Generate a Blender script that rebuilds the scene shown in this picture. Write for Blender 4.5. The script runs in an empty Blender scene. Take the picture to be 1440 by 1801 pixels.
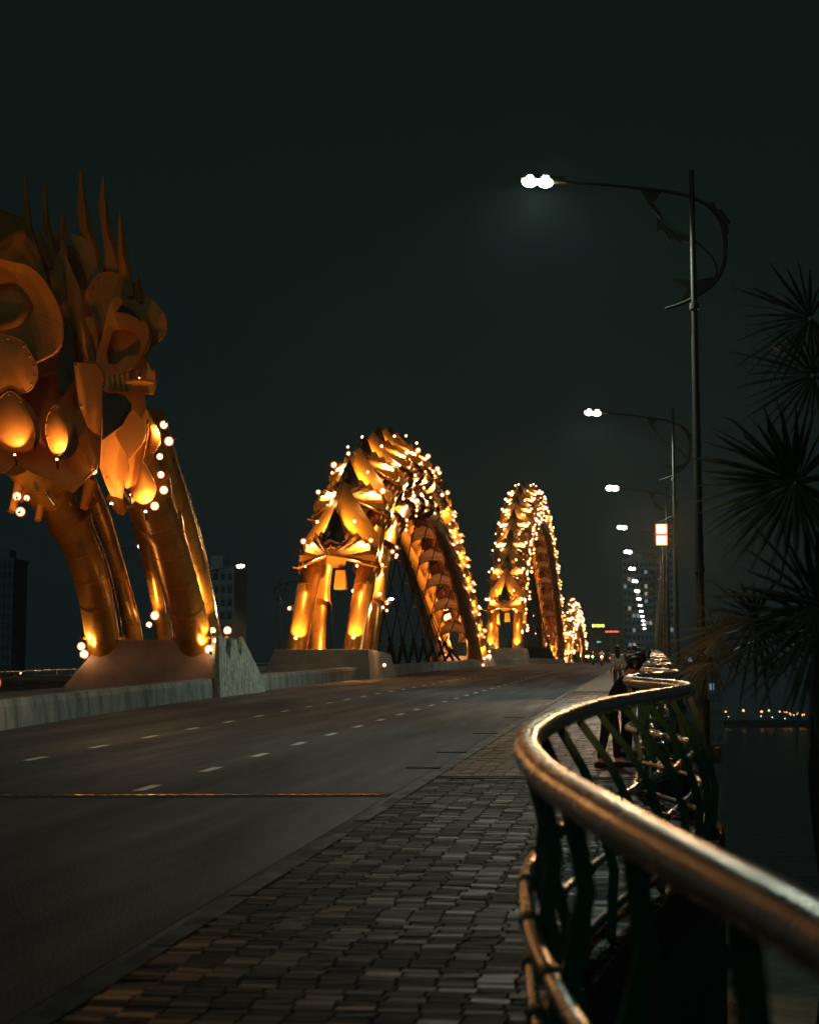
import bpy, math, random
import numpy as np
from mathutils import Vector, Matrix
random.seed(7)
SC = bpy.context.scene
COL = SC.collection
rad = math.radians

# ------------------------------------------------------------------ camera, sky, exposure
F_PX = 3000.0
PITCH = math.atan(350 / F_PX)
YAW = rad(8.08)
CAM = Vector((0, 0, 1.8))
cam_data = bpy.data.cameras.new('camera')
cam_data.sensor_fit = 'HORIZONTAL'
cam_data.sensor_width = 24.0
cam_data.lens = 50.0
cam_data.clip_end = 5000
cam_data.clip_start = 0.05
cam_data.dof.use_dof = True
cam_data.dof.focus_distance = 34.0
cam_data.dof.aperture_fstop = 2.0
cam = bpy.data.objects.new('camera', cam_data)
COL.objects.link(cam)
cam.location = CAM
cam.rotation_euler = (rad(90) + PITCH, 0, YAW)
SC.camera = cam
_a = Vector((-math.sin(YAW) * math.cos(PITCH), math.cos(YAW) * math.cos(PITCH), math.sin(PITCH)))
_r = Vector((math.cos(YAW), math.sin(YAW), 0))
_u = _r.cross(_a)

world = bpy.data.worlds.new('World')
SC.world = world
world.use_nodes = True
wn = world.node_tree
wn.nodes.clear()
wo = wn.nodes.new('ShaderNodeOutputWorld')
wb = wn.nodes.new('ShaderNodeBackground')
wt = wn.nodes.new('ShaderNodeTexCoord')
wx = wn.nodes.new('ShaderNodeSeparateXYZ')
wr = wn.nodes.new('ShaderNodeValToRGB')
wn.links.new(wt.outputs['Generated'], wx.inputs[0])
wn.links.new(wx.outputs['Z'], wr.inputs[0])
wr.color_ramp.elements[0].position = 0.0
wr.color_ramp.elements[0].color = (0.0058, 0.0110, 0.0118, 1)
wr.color_ramp.elements[1].position = 0.35
wr.color_ramp.elements[1].color = (0.0046, 0.0088, 0.0074, 1)
wn.links.new(wr.outputs[0], wb.inputs[0])
wb.inputs[1].default_value = 1.0
wn.links.new(wb.outputs[0], wo.inputs[0])

night_fill = bpy.data.lights.new('night_fill_light', 'SUN')  # wide dim sun lamp, added as teal fill to lift dark surfaces
night_fill.energy = 0.09
night_fill.angle = rad(60)
night_fill.color = (0.62, 1.0, 0.88)
night_fill_o = bpy.data.objects.new('night_fill_light', night_fill)
night_fill_o.rotation_euler = (rad(52), rad(-14), 0)
COL.objects.link(night_fill_o)

SC.view_settings.view_transform = 'Standard'
SC.view_settings.look = 'None'
SC.view_settings.exposure = 0.0
SC.view_settings.gamma = 1.0
SC.render.engine = 'CYCLES'
SC.cycles.use_denoising = True
SC.cycles.max_bounces = 6
SC.cycles.diffuse_bounces = 2
SC.cycles.glossy_bounces = 3
SC.cycles.transmission_bounces = 2
SC.cycles.volume_bounces = 0
SC.cycles.sample_clamp_indirect = 4.0
SC.cycles.sample_clamp_direct = 0.0
SC.cycles.caustics_reflective = False
SC.cycles.caustics_refractive = False

# ------------------------------------------------------------------ helpers
G, K = 0.0420, 2.57e-5
def zd(y):                       # height of the footway surface of the arched deck
    return G * y - K * y * y
def ray(px, py):
    return _a + _r * ((px - 720) / F_PX) + _u * ((900.5 - py) / F_PX)
def atY(px, py, Y):              # traced outlines get their own distance
    d = ray(px, py)
    return CAM + d * (Y / d.y)
def smooth(pts, n):              # Catmull-Rom through points
    P = [Vector(p) for p in pts]
    P = [P[0] * 2 - P[1]] + P + [P[-1] * 2 - P[-2]]
    out = []
    for i in range(1, len(P) - 2):
        for k in range(n):
            t = k / n
            a, b, c, d = P[i - 1], P[i], P[i + 1], P[i + 2]
            out.append(0.5 * ((2 * b) + (c - a) * t + (2 * a - 5 * b + 4 * c - d) * t * t + (3 * b - a - 3 * c + d) * t ** 3))
    out.append(P[-2])
    return out
def interp(x, xs, ys):
    return float(np.interp(x, xs, ys))

class MB:
    def __init__(s):
        s.v, s.f, s.sm, s.mi = [], [], [], []
    def add(s, verts, faces, smooth=False, mi=0):
        o = len(s.v)
        s.v += [tuple(p) for p in verts]
        for f in faces:
            s.f.append(tuple(i + o for i in f)); s.sm.append(smooth); s.mi.append(mi)
    def box(s, c, size, M=None, mi=0, taper=1.0):
        c = Vector(c); hx, hy, hz = size[0] / 2, size[1] / 2, size[2] / 2
        vs = []
        for z, t in ((-hz, 1), (hz, taper)):
            for x, y in ((-hx, -hy), (hx, -hy), (hx, hy), (-hx, hy)):
                p = Vector((x * t, y * t, z))
                vs.append(c + (M @ p if M else p))
        s.add(vs, [(3, 2, 1, 0), (4, 5, 6, 7), (0, 1, 5, 4), (1, 2, 6, 5), (2, 3, 7, 6), (3, 0, 4, 7)], mi=mi)
    def tube(s, path, r, seg=12, caps=True, mi=0, up=None):
        P = [Vector(p) for p in path]; n = len(P)
        R = r if isinstance(r, (list, tuple)) else [r] * n
        t0 = (P[1] - P[0]).normalized()
        x = (up or (Vector((1, 0, 0)) if abs(t0.x) < .8 else Vector((0, 0, 1))))
        x = (x - t0 * x.dot(t0)).normalized()
        vs = []
        for i in range(n):
            t = (P[min(i + 1, n - 1)] - P[max(i - 1, 0)]).normalized()
            x = (x - t * x.dot(t)).normalized(); y = t.cross(x)
            for k in range(seg):
                a = 2 * math.pi * k / seg
                vs.append(P[i] + (x * math.cos(a) + y * math.sin(a)) * R[i])
        fs = [(i * seg + k, i * seg + (k + 1) % seg, (i + 1) * seg + (k + 1) % seg, (i + 1) * seg + k) for i in range(n - 1) for k in range(seg)]
        s.add(vs, fs, smooth=True, mi=mi)
        if caps:
            s.add(vs[:seg], [tuple(range(seg))[::-1]], mi=mi)
            s.add(vs[-seg:], [tuple(range(seg))], mi=mi)
    def plate(s, outer, nrm, th, mi=0, bend=None):
        """thick flat polygon; outer: list of 3D points, nrm: direction of thickness"""
        n = len(outer); nv = Vector(nrm).normalized() * th
        a = [Vector(p) for p in outer]; b = [p + nv for p in a]
        s.add(a, [tuple(range(n))], mi=mi)
        s.add(b, [tuple(range(n))[::-1]], mi=mi)
        s.add(a + b, [(i, i + n, (i + 1) % n + n, (i + 1) % n) for i in range(n)], mi=mi)
    def dish(s, outer, nrm, depth, th=.05, mi=0, rings=5, center=None, smooth=True):
        """leaf-shaped plate bulged along nrm (a pressed metal scale)"""
        o = [Vector(p) for p in outer]; n = len(o); nv = Vector(nrm).normalized()
        c = Vector(center) if center else sum(o, Vector()) / n
        vs = []
        for k in range(rings):
            t = 1 - k / rings
            for p in o:
                vs.append(c + (p - c) * t + nv * depth * (1 - t * t))
        vs.append(c + nv * depth)
        fs = [(k * n + i, k * n + (i + 1) % n, (k + 1) * n + (i + 1) % n, (k + 1) * n + i) for k in range(rings - 1) for i in range(n)]
        fs += [((rings - 1) * n + i, (rings - 1) * n + (i + 1) % n, rings * n) for i in range(n)]
        s.add(vs, fs, smooth=smooth, mi=mi)
        bk = [p - nv * th for p in o]
        s.add(o + bk, [(i, (i + 1) % n, (i + 1) % n + n, i + n) for i in range(n)], mi=mi)
        s.add(bk, [tuple(range(n))], mi=mi)
    def ball(s, c, r, seg=10, rings=6, mi=0, sc=(1, 1, 1)):
        c = Vector(c); vs = [c + Vector((0, 0, r * sc[2]))]
        for i in range(1, rings):
            a = math.pi * i / rings
            for k in range(seg):
                b = 2 * math.pi * k / seg
                vs.append(c + Vector((r * sc[0] * math.sin(a) * math.cos(b), r * sc[1] * math.sin(a) * math.sin(b), r * sc[2] * math.cos(a))))
        vs.append(c - Vector((0, 0, r * sc[2])))
        fs = [(0, 1 + k, 1 + (k + 1) % seg) for k in range(seg)]
        for i in range(rings - 2):
            for k in range(seg):
                a = 1 + i * seg
                fs.append((a + k, a + seg + k, a + seg + (k + 1) % seg, a + (k + 1) % seg))
        l = len(vs) - 1; a = 1 + (rings - 2) * seg
        fs += [(a + k, l, a + (k + 1) % seg) for k in range(seg)]
        s.add(vs, fs, smooth=True, mi=mi)
    def build(s, name, mat, parent=None, fix=False):
        me = bpy.data.meshes.new(name)
        me.from_pydata(s.v, [], s.f)
        me.polygons.foreach_set('use_smooth', s.sm)
        mats = mat if isinstance(mat, (list, tuple)) else [mat]
        for m in mats: me.materials.append(m)
        if len(mats) > 1: me.polygons.foreach_set('material_index', s.mi)
        me.validate(); me.update()
        if fix:
            import bmesh
            bm = bmesh.new(); bm.from_mesh(me); bmesh.ops.remove_doubles(bm, verts=bm.verts, dist=1e-5)
            bmesh.ops.recalc_face_normals(bm, faces=bm.faces); bm.to_mesh(me); bm.free()
        o = bpy.data.objects.new(name, me)
        COL.objects.link(o)
        if parent is not None:
            o.parent = parent
            o.matrix_parent_inverse = Matrix.Translation(parent.location).inverted() if parent.get('_abs') else Matrix()
        return o

def tag(o, label=None, cat=None, group=None, kind=None):
    if label: o['label'] = label
    if cat: o['category'] = cat
    if group: o['group'] = group
    if kind: o['kind'] = kind
    return o
def thing(name, loc, label, cat, group=None, absolute=False, rz=0):
    o = bpy.data.objects.new(name, None)
    o.empty_display_size = .2
    o.location = loc
    o.rotation_euler = (0, 0, rz)
    COL.objects.link(o)
    if absolute: o['_abs'] = 1          # parts are modelled in world coordinates
    return tag(o, label, cat, group)
def light(kind, parent, loc, power, color, radius=.08, spot=None, direction=None):
    d = bpy.data.lights.new('lamp_light', kind)
    d.energy = power; d.color = color; d.shadow_soft_size = radius
    if kind == 'SPOT':
        d.spot_size = spot; d.spot_blend = .5
    o = bpy.data.objects.new('lamp_light', d)
    COL.objects.link(o)
    o.parent = parent
    if parent is not None and parent.get('_abs'):
        o.matrix_parent_inverse = Matrix.Translation(parent.location).inverted()
    o.location = loc
    if direction is not None:
        o.rotation_euler = Vector(direction).to_track_quat('-Z', 'Y').to_euler()
    return o
def copy_tree(o, parent=None):
    c = o.copy(); COL.objects.link(c); c.parent = parent
    for ch in list(o.children):
        copy_tree(ch, c)
    return c

# ------------------------------------------------------------------ materials
def mat(name, base, rough=.5, metal=0., noise=None, bump=None, spec=.5, coat=0., coord='Object'):
    """noise=(scale, dark colour, amount[, stretch]); bump=(scale, strength, distance)"""
    m = bpy.data.materials.new(name); m.use_nodes = True
    nt = m.node_tree; b = nt.nodes['Principled BSDF']
    b.inputs['Base Color'].default_value = (*base, 1)
    b.inputs['Roughness'].default_value = rough
    b.inputs['Metallic'].default_value = metal
    b.inputs['Specular IOR Level'].default_value = spec
    b.inputs['Coat Weight'].default_value = coat
    tc = nt.nodes.new('ShaderNodeTexCoord')
    if noise:
        mp = nt.nodes.new('ShaderNodeMapping')
        mp.inputs['Scale'].default_value = noise[3] if len(noise) > 3 else (1, 1, 1)
        nz = nt.nodes.new('ShaderNodeTexNoise'); nz.inputs['Scale'].default_value = noise[0]
        nz.inputs['Detail'].default_value = 7; nz.inputs['Roughness'].default_value = .62
        cr = nt.nodes.new('ShaderNodeValToRGB')
        cr.color_ramp.elements[0].position = .5 - .22; cr.color_ramp.elements[0].color = (*noise[1], 1)
        cr.color_ramp.elements[1].position = .5 + .12; cr.color_ramp.elements[1].color = (*base, 1)
        mx = nt.nodes.new('ShaderNodeMix'); mx.data_type = 'RGBA'
        mx.inputs[0].default_value = noise[2]
        mx.inputs[6].default_value = (*base, 1)
        nt.links.new(tc.outputs[coord], mp.inputs[0]); nt.links.new(mp.outputs[0], nz.inputs[0])
        nt.links.new(nz.outputs[0], cr.inputs[0]); nt.links.new(cr.outputs[0], mx.inputs[7])
        nt.links.new(mx.outputs[2], b.inputs['Base Color'])
        mr = nt.nodes.new('ShaderNodeMapRange')
        mr.inputs['From Min'].default_value = .3; mr.inputs['From Max'].default_value = .7
        mr.inputs['To Min'].default_value = min(1, rough * 1.35); mr.inputs['To Max'].default_value = rough * .75
        nt.links.new(nz.outputs[0], mr.inputs[0]); nt.links.new(mr.outputs[0], b.inputs['Roughness'])
    if bump:
        n2 = nt.nodes.new('ShaderNodeTexNoise'); n2.inputs['Scale'].default_value = bump[0]; n2.inputs['Detail'].default_value = 5
        bp = nt.nodes.new('ShaderNodeBump'); bp.inputs['Strength'].default_value = bump[1]; bp.inputs['Distance'].default_value = bump[2]
        nt.links.new(tc.outputs[coord], n2.inputs[0]); nt.links.new(n2.outputs[0], bp.inputs['Height'])
        nt.links.new(bp.outputs[0], b.inputs['Normal'])
    return m
def emit(name, color, strength):
    m = bpy.data.materials.new(name); m.use_nodes = True
    nt = m.node_tree; b = nt.nodes['Principled BSDF']
    b.inputs['Base Color'].default_value = (.8, .8, .8, 1)
    b.inputs['Emission Color'].default_value = (*color, 1)
    b.inputs['Emission Strength'].default_value = strength
    m.cycles.emission_sampling = 'NONE'     # the lamp object beside the lens carries the light
    return m

M_GOLD = mat('golden_paint', (.76, .35, .05), .30, .6, noise=(.9, (.34, .15, .03), .75), bump=(3, .12, .05))
M_GOLD2 = mat('golden_plate', (.82, .37, .05), .30, .45, noise=(1.6, (.48, .2, .035), .6), bump=(1.2, .10, .06))
M_HEAD = mat('ochre_plate', (.60, .25, .045), .55, .15, noise=(.8, (.46, .17, .035), .6), bump=(.8, .12, .1))
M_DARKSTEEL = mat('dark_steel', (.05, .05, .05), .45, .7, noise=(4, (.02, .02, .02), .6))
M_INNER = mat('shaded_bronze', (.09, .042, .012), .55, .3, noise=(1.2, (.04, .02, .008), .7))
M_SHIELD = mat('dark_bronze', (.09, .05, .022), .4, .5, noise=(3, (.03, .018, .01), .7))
M_CABLE = mat('cable_steel', (.02, .02, .021), .3, .6)
M_PLINTH2 = mat('grey_brown_concrete', (.40, .33, .29), .75, 0, noise=(1.1, (.22, .18, .16), .8), bump=(14, .3, .02))
M_PLINTH = mat('pinkish_concrete', (.50, .32, .26), .75, 0, noise=(1.1, (.28, .17, .14), .8), bump=(14, .2, .02))
M_CONC = mat('streaked_concrete', (.30, .30, .26), .7, 0, noise=(1.5, (.10, .105, .095), 1., (1.5, 1.1, .45)), bump=(7, .6, .04))
M_WEDGE = mat('rough_board_concrete', (.52, .52, .43), .6, 0, noise=(2.2, (.10, .105, .09), 1., (3, 2.2, .8)), bump=(5, 1., .1))
M_POLE = mat('grey_green_pole_paint', (.06, .055, .04), .5, .3, noise=(2, (.035, .033, .025), .6))
M_ORN = mat('ornament_paint', (.05, .048, .03), .6, .1)
M_RAIL = mat('brushed_steel_handrail', (.66, .62, .55), .27, 1.0, noise=(2.2, (.56, .51, .44), .6), bump=(90, .05, .001))
M_GREEN = mat('dark_green_paint', (.012, .115, .062), .4, .1, noise=(6, (.008, .06, .035), .6))
M_BLACK = mat('black_cloth', (.006, .006, .007), .9, 0, noise=(5, (.003, .003, .003), .5))
M_WHITE = mat('white_cotton', (.8, .74, .68), .9, 0, noise=(5, (.4, .36, .33), .5))
M_BLUEJ = mat('grey_jeans', (.13, .11, .10), .9, 0, noise=(5, (.08, .07, .065), .5))
M_SKIN = mat('skin', (.45, .26, .18), .6, 0)
M_HAIR = mat('black_hair', (.008, .006, .006), .55, 0)
M_LEAF = mat('palm_leaf', (.16, .18, .13), .5, 0, noise=(3, (.10, .11, .08), .6))
M_TRUNK = mat('palm_trunk', (.07, .055, .04), .9, 0, noise=(6, (.03, .025, .02), .8), bump=(9, .6, .05))
M_TYRE = mat('tyre_rubber', (.02, .02, .02), .8)
M_REDP = mat('red_scooter_paint', (.35, .02, .015), .3, .1)
M_BLKP = mat('black_scooter_paint', (.02, .02, .022), .3, .1)

E_COOL = emit('lamp_lens_cool', (.86, 1.0, .74), 60)
E_COOL2 = emit('lamp_lens_small', (1.0, .80, .66), 25)
E_WARM = emit('floodlight_lens', (1.0, .66, .30), 9)
M_HALO = bpy.data.materials.new('halo_shell'); M_HALO.use_nodes = True  # see-through glowing shell, added as an orange halo round each lens
_nt = M_HALO.node_tree; _nt.nodes.clear()
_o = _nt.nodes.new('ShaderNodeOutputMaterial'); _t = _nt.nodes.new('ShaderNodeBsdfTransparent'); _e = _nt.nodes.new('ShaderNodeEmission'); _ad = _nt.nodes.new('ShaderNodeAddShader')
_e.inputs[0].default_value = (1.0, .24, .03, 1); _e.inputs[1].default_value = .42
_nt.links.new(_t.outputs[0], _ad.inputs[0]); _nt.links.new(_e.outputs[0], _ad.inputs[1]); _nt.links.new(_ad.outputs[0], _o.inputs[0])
M_HALO.cycles.emission_sampling = 'NONE'
E_SQ = emit('square_lens', (1.0, .58, .28), 4)
E_HALO = emit('halo_plate', (1.0, .22, .03), .9)
E_HEADL = emit('headlight', (1.0, .62, .3), 12)
E_TAIL = emit('tail_light', (1.0, .12, .04), 6)
E_YEL = emit('yellow_sign_light', (1.0, .62, .12), 3.0)
E_RED = emit('red_sign_light', (1.0, .12, .06), 2.2)
E_TEAL = emit('teal_sign_light', (.25, .9, .8), 1.0)
E_SHORE = emit('shore_lamp_lens', (1.0, .40, .09), 4)
E_SHOREW = emit('shore_white_lens', (.85, .9, .8), 8)

C_COOL = (.82, 1.0, .86)
C_WARM = (1.0, .50, .16)
C_HEADL = (1.0, .50, .17)
exec_marker = 1
# ------------------------------------------------------------------ ground, river, far bank
Z_WATER = -9.6
def sheet(name, x0, x1, y0, y1, z, m):
    mb = MB(); mb.add([(x0, y0, z), (x1, y0, z), (x1, y1, z), (x0, y1, z)], [(0, 1, 2, 3)])
    return tag(mb.build(name, m), kind='structure')
M_WATER = mat('night_water', (.004, .008, .009), .22, 0, bump=(.5, .6, .6), spec=.35)
M_GRASS = mat('dark_grass_bank', (.03, .045, .022), .95, 0, noise=(.4, (.015, .022, .012), .8), bump=(2, .6, .2))
M_SHORE = mat('far_bank_earth', (.03, .032, .03), .9, 0, noise=(.05, (.015, .016, .015), .7))
sheet('ground', -2500, 2500, -300, 1900, -11.5, M_SHORE)
sheet('river', -2400, 2400, 70, 1200, Z_WATER, M_WATER)
def slab(name, x0, x1, y0, y1, z0, z1, m, kind='structure'):
    mb = MB(); mb.box(((x0 + x1) / 2, (y0 + y1) / 2, (z0 + z1) / 2), (x1 - x0, y1 - y0, z1 - z0))
    return tag(mb.build(name, m), kind=kind)
slab('river_bank', -400, 400, -200, 69, -11.4, -6.0, M_GRASS)
slab('far_bank', -1500, 1500, 1201, 1900, -11.4, -8.2, M_SHORE)

# ------------------------------------------------------------------ deck: asphalt, footway, kerb, median
M_ASPH = mat('asphalt', (.060, .064, .065), .68, 0, noise=(.8, (.026, .028, .029), .9, (1.2, .09, 1)), bump=(38, .9, .012), spec=.3)
M_CONCD = mat('deck_concrete', (.12, .12, .11), .85, 0, noise=(.8, (.06, .06, .055), .8))
M_LINE = mat('worn_white_paint', (.80, .78, .66), .55, 0, noise=(6, (.22, .21, .18), .75))
M_KERB = mat('granite_kerb', (.09, .088, .08), .75, 0, noise=(2.2, (.035, .034, .03), .9), bump=(12, .4, .01))
M_GUT = mat('gutter_strip', (.07, .068, .062), .75, 0, noise=(1.1, (.05, .05, .046), .95, (1, .4, 1)), bump=(25, .4, .01))
M_STEEL = mat('worn_joint_steel', (.75, .68, .56), .20, 1.0, noise=(1.1, (.22, .19, .15), .9))

YS = [-12 + 3 * i for i in range(24)] + [60 + 8 * i for i in range(80)]
YF = [-12, -6, -2] + [-1 + .4 * i for i in range(156)] + [61.6 + 1.2 * i for i in range(120)] + [206 + 8 * i for i in range(60)]
def strip(name, x0, x1, dz, m, ys=YS, kind='structure', under=None):
    """a lengthwise ribbon following the arched deck; under = thickness"""
    mb = MB(); fx0 = x0 if callable(x0) else (lambda y: x0); fx1 = x1 if callable(x1) else (lambda y: x1)
    vs = []
    for y in ys:
        z = zd(y) + dz
        vs += [(fx0(y), y, z), (fx1(y), y, z)]
        if under: vs += [(fx0(y), y, z - under), (fx1(y), y, z - under)]
    s = 4 if under else 2
    fs = []
    for i in range(len(ys) - 1):
        a, b = i * s, (i + 1) * s
        fs.append((a, a + 1, b + 1, b))
        if under:
            fs += [(a + 2, b + 2, b + 3, a + 3), (a, b, b + 2, a + 2), (a + 1, a + 3, b + 3, b + 1)]
    if under:
        fs += [(0, 2, 3, 1)]; e = (len(ys) - 1) * s; fs += [(e, e + 1, e + 3, e + 2)]
    mb.add(vs, fs, smooth=False)
    return tag(mb.build(name, m), kind=kind)
X_KERB = -2.86
RY = [-1.0, 1.2, 2.2, 2.97, 3.47, 4.2, 4.99, 6.06, 7.03, 7.82, 9.0, 10.6, 12.6, 14.2, 15.7, 17.1]
RX = [.86, .60, .42, .27, .16, 0, -.16, -.36, -.49, -.57, -.62, -.58, -.41, -.14, .15, .36]
def rail_x(y):
    if y <= 17.1:
        i = max(j for j in range(len(RY)) if RY[j] <= max(y, -1.0)); i = min(i, len(RY) - 2)
        y0, y1 = RY[i], RY[i + 1]; t = (y - y0) / (y1 - y0)
        m0 = (RX[i + 1] - RX[max(0, i - 1)]) / (y1 - RY[max(0, i - 1)])
        j = min(len(RY) - 1, i + 2)
        m1 = (RX[j] - RX[i]) / (RY[j] - y0) if i + 2 < len(RY) else 0.02
        h = y1 - y0
        return (2 * t**3 - 3 * t**2 + 1) * RX[i] + (t**3 - 2 * t**2 + t) * h * m0 + (-2 * t**3 + 3 * t**2) * RX[i + 1] + (t**3 - t**2) * h * m1
    return .03 + .33 * math.cos(math.tau * (y - 17.3) / 7.35)
def rail_off(y): return interp(y, [3, 5, 7, 9, 12, 14, 17, 19], [-.08, -.06, 0, .07, .33, .36, .10, 0.02])
def x_edge(y): return rail_x(y) + max(0, rail_off(y)) + .20
def x_par(y): return interp(y, [-12, 20, 33, 38, 49, 60, 75, 600], [-11.8, -13.2, -14.1, -14.6, -15.2, -15.65, -15.9, -15.9])
strip('bridge_deck', -43, lambda y: x_edge(y) - .01, -.40, M_CONCD, under=1.6, ys=YF)
strip('road', lambda y: x_par(y) - .05, X_KERB - .45, -.15, M_ASPH, under=.20)
strip('far_road', -41, -20.6, -.15, M_ASPH, under=.20)
strip('gutter', X_KERB - .45, X_KERB - .16, -.155, M_GUT, under=.19)
strip('median', -20.55, lambda y: x_par(y) - .4, .27, M_CONCD, under=.6)
# kerb stones with joints
mb = MB(); y = -10.0
while y < 300:
    L = 1.0 if y < 60 else 6.0
    z0, z1 = zd(y + .006), zd(y + L - .012)
    a, b = X_KERB - .16, X_KERB + .02
    j = random.uniform(-.004, .004)
    vs = []
    for yy, zz in ((y + .006, z0), (y + L - .006, z1)):
        vs += [(a + .012, yy, zz - .35), (a + .012, yy, zz - .03 + j), (a + .04, yy, zz + .002 + j), (b, yy, zz + .002 + j), (b, yy, zz - .35)]
    mb.add(vs, [(0, 1, 6, 5), (1, 2, 7, 6), (2, 3, 8, 7), (3, 4, 9, 8), (4, 3, 2, 1, 0), (5, 6, 7, 8, 9)])
    y += L
tag(mb.build('kerb', M_KERB), kind='structure')

# lane dashes
mb = MB()
def dash(x, y0, L, w=.15):
    n = 3
    vs = []
    for k in range(n + 1):
        yy = y0 + L * k / n
        vs += [(x - w / 2, yy, zd(yy) - .15 + .004), (x + w / 2, yy, zd(yy) - .15 + .004)]
    mb.add(vs, [(2 * k, 2 * k + 1, 2 * k + 3, 2 * k + 2) for k in range(n)])
for i in range(-1, 70):
    for x in (-6.70, -10.30, -24.5, -28.3, -32.0):
        y0 = 21.85 + 3.30 * i + (0 if x > -8 else -1.1)
        if y0 < 14: continue
        if x > -8 and y0 < 21.4: continue
        dash(x, y0, .95)
tag(mb.build('road_marking', M_LINE), kind='structure')
# the near, unlit lane line beyond the joint
# expansion joint with steel teeth
M_JD = mat('joint_gap', (.01, .01, .01), .9)
mb = MB()
def jy(x): return 21.55 + (x + 3.4) * .10
x = -13.4
while x < -3.35:
    yy = jy(x)
    zz = zd(yy) - .148
    t = random.uniform(-.002, .002)
    vs = [(x, yy - .17, zz + .010 + t), (x + .10, yy - .17, zz + .010 - t), (x + .085, yy + .02, zz + .011), (x + .015, yy + .02, zz + .011),
          (x, yy - .17, zz - .05), (x + .10, yy - .17, zz - .05), (x + .085, yy + .02, zz - .05), (x + .015, yy + .02, zz - .05)]
    mb.add(vs, [(0, 1, 2, 3), (4, 5, 1, 0), (5, 6, 2, 1), (6, 7, 3, 2), (7, 4, 0, 3)])
    vs = [(x + .06, yy + .16, zz + .010 + t), (x + .16, yy + .16, zz + .010), (x + .15, yy - .01, zz + .011), (x + .08, yy - .01, zz + .011),
          (x + .06, yy + .16, zz - .05), (x + .16, yy + .16, zz - .05), (x + .15, yy - .01, zz - .05), (x + .08, yy - .01, zz - .05)]
    mb.add(vs, [(3, 2, 1, 0), (0, 1, 5, 4), (1, 2, 6, 5), (2, 3, 7, 6), (3, 0, 4, 7)])
    x += .15
tag(mb.build('expansion_joint', M_STEEL), kind='structure')
mb = MB()
mb.add([(-13.4, jy(-13.4) - .3, zd(jy(-13.4) - .3) - .145), (-3.3, jy(-3.3) - .3, zd(jy(-3.3) - .3) - .145),
        (-3.3, jy(-3.3) + .3, zd(jy(-3.3) + .3) - .145), (-13.4, jy(-13.4) + .3, zd(jy(-13.4) + .3) - .145)], [(0, 1, 2, 3)])
tag(mb.build('joint_bed', M_JD), kind='structure')
# manhole slots by the kerb (storm drains)
mb = MB()
for yy in (26.2, 29.9, 36.0, 43.5, 58.0):
    zz = zd(yy) - .149
    mb.box((X_KERB - .62, yy, zz), (.55, .34, .012))
tag(mb.build('drain_cover', M_JD), kind='structure')

# footway: individually laid pavers near, a patterned ribbon further off
def paver_mat():
    m = bpy.data.materials.new('red_brown_paver'); m.use_nodes = True
    nt = m.node_tree; b = nt.nodes['Principled BSDF']
    at = nt.nodes.new('ShaderNodeAttribute'); at.attribute_name = 'tone'
    nz = nt.nodes.new('ShaderNodeTexNoise'); nz.inputs['Scale'].default_value = 1.6; nz.inputs['Detail'].default_value = 6
    tc = nt.nodes.new('ShaderNodeTexCoord'); nt.links.new(tc.outputs['Object'], nz.inputs[0])
    cr = nt.nodes.new('ShaderNodeValToRGB')
    e = cr.color_ramp.elements
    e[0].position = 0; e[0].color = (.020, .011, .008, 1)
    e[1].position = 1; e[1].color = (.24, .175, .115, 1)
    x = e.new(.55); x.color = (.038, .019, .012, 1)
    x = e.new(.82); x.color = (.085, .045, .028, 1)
    nt.links.new(at.outputs['Fac'], cr.inputs[0])
    mx = nt.nodes.new('ShaderNodeMix'); mx.data_type = 'RGBA'; mx.blend_type = 'MULTIPLY'; mx.inputs[0].default_value = .8
    c2 = nt.nodes.new('ShaderNodeValToRGB'); c2.color_ramp.elements[0].position = .38; c2.color_ramp.elements[0].color = (.35, .33, .32, 1)
    c2.color_ramp.elements[1].position = .6; c2.color_ramp.elements[1].color = (1.15, 1.1, 1.05, 1)
    nt.links.new(nz.outputs[0], c2.inputs[0]); nt.links.new(cr.outputs[0], mx.inputs[6]); nt.links.new(c2.outputs[0], mx.inputs[7])
    nt.links.new(mx.outputs[2], b.inputs['Base Color'])
    mr = nt.nodes.new('ShaderNodeMapRange'); mr.inputs['To Min'].default_value = .75; mr.inputs['To Max'].default_value = .42; b.inputs['Specular IOR Level'].default_value = .16
    nt.links.new(at.outputs['Fac'], mr.inputs[0]); nt.links.new(mr.outputs[0], b.inputs['Roughness'])
    n3 = nt.nodes.new('ShaderNodeTexNoise'); n3.inputs['Scale'].default_value = 55; n3.inputs['Detail'].default_value = 4
    nt.links.new(tc.outputs['Object'], n3.inputs[0])
    bp = nt.nodes.new('ShaderNodeBump'); bp.inputs['Strength'].default_value = .35; bp.inputs['Distance'].default_value = .006
    nt.links.new(n3.outputs[0], bp.inputs['Height']); nt.links.new(bp.outputs[0], b.inputs['Normal'])
    return m
M_PAV = paver_mat()
rng = np.random.default_rng(3)
V, Fc, T = [], [], []
rowh, bw = .125, .21
nr = 0; y = 2.5
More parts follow.
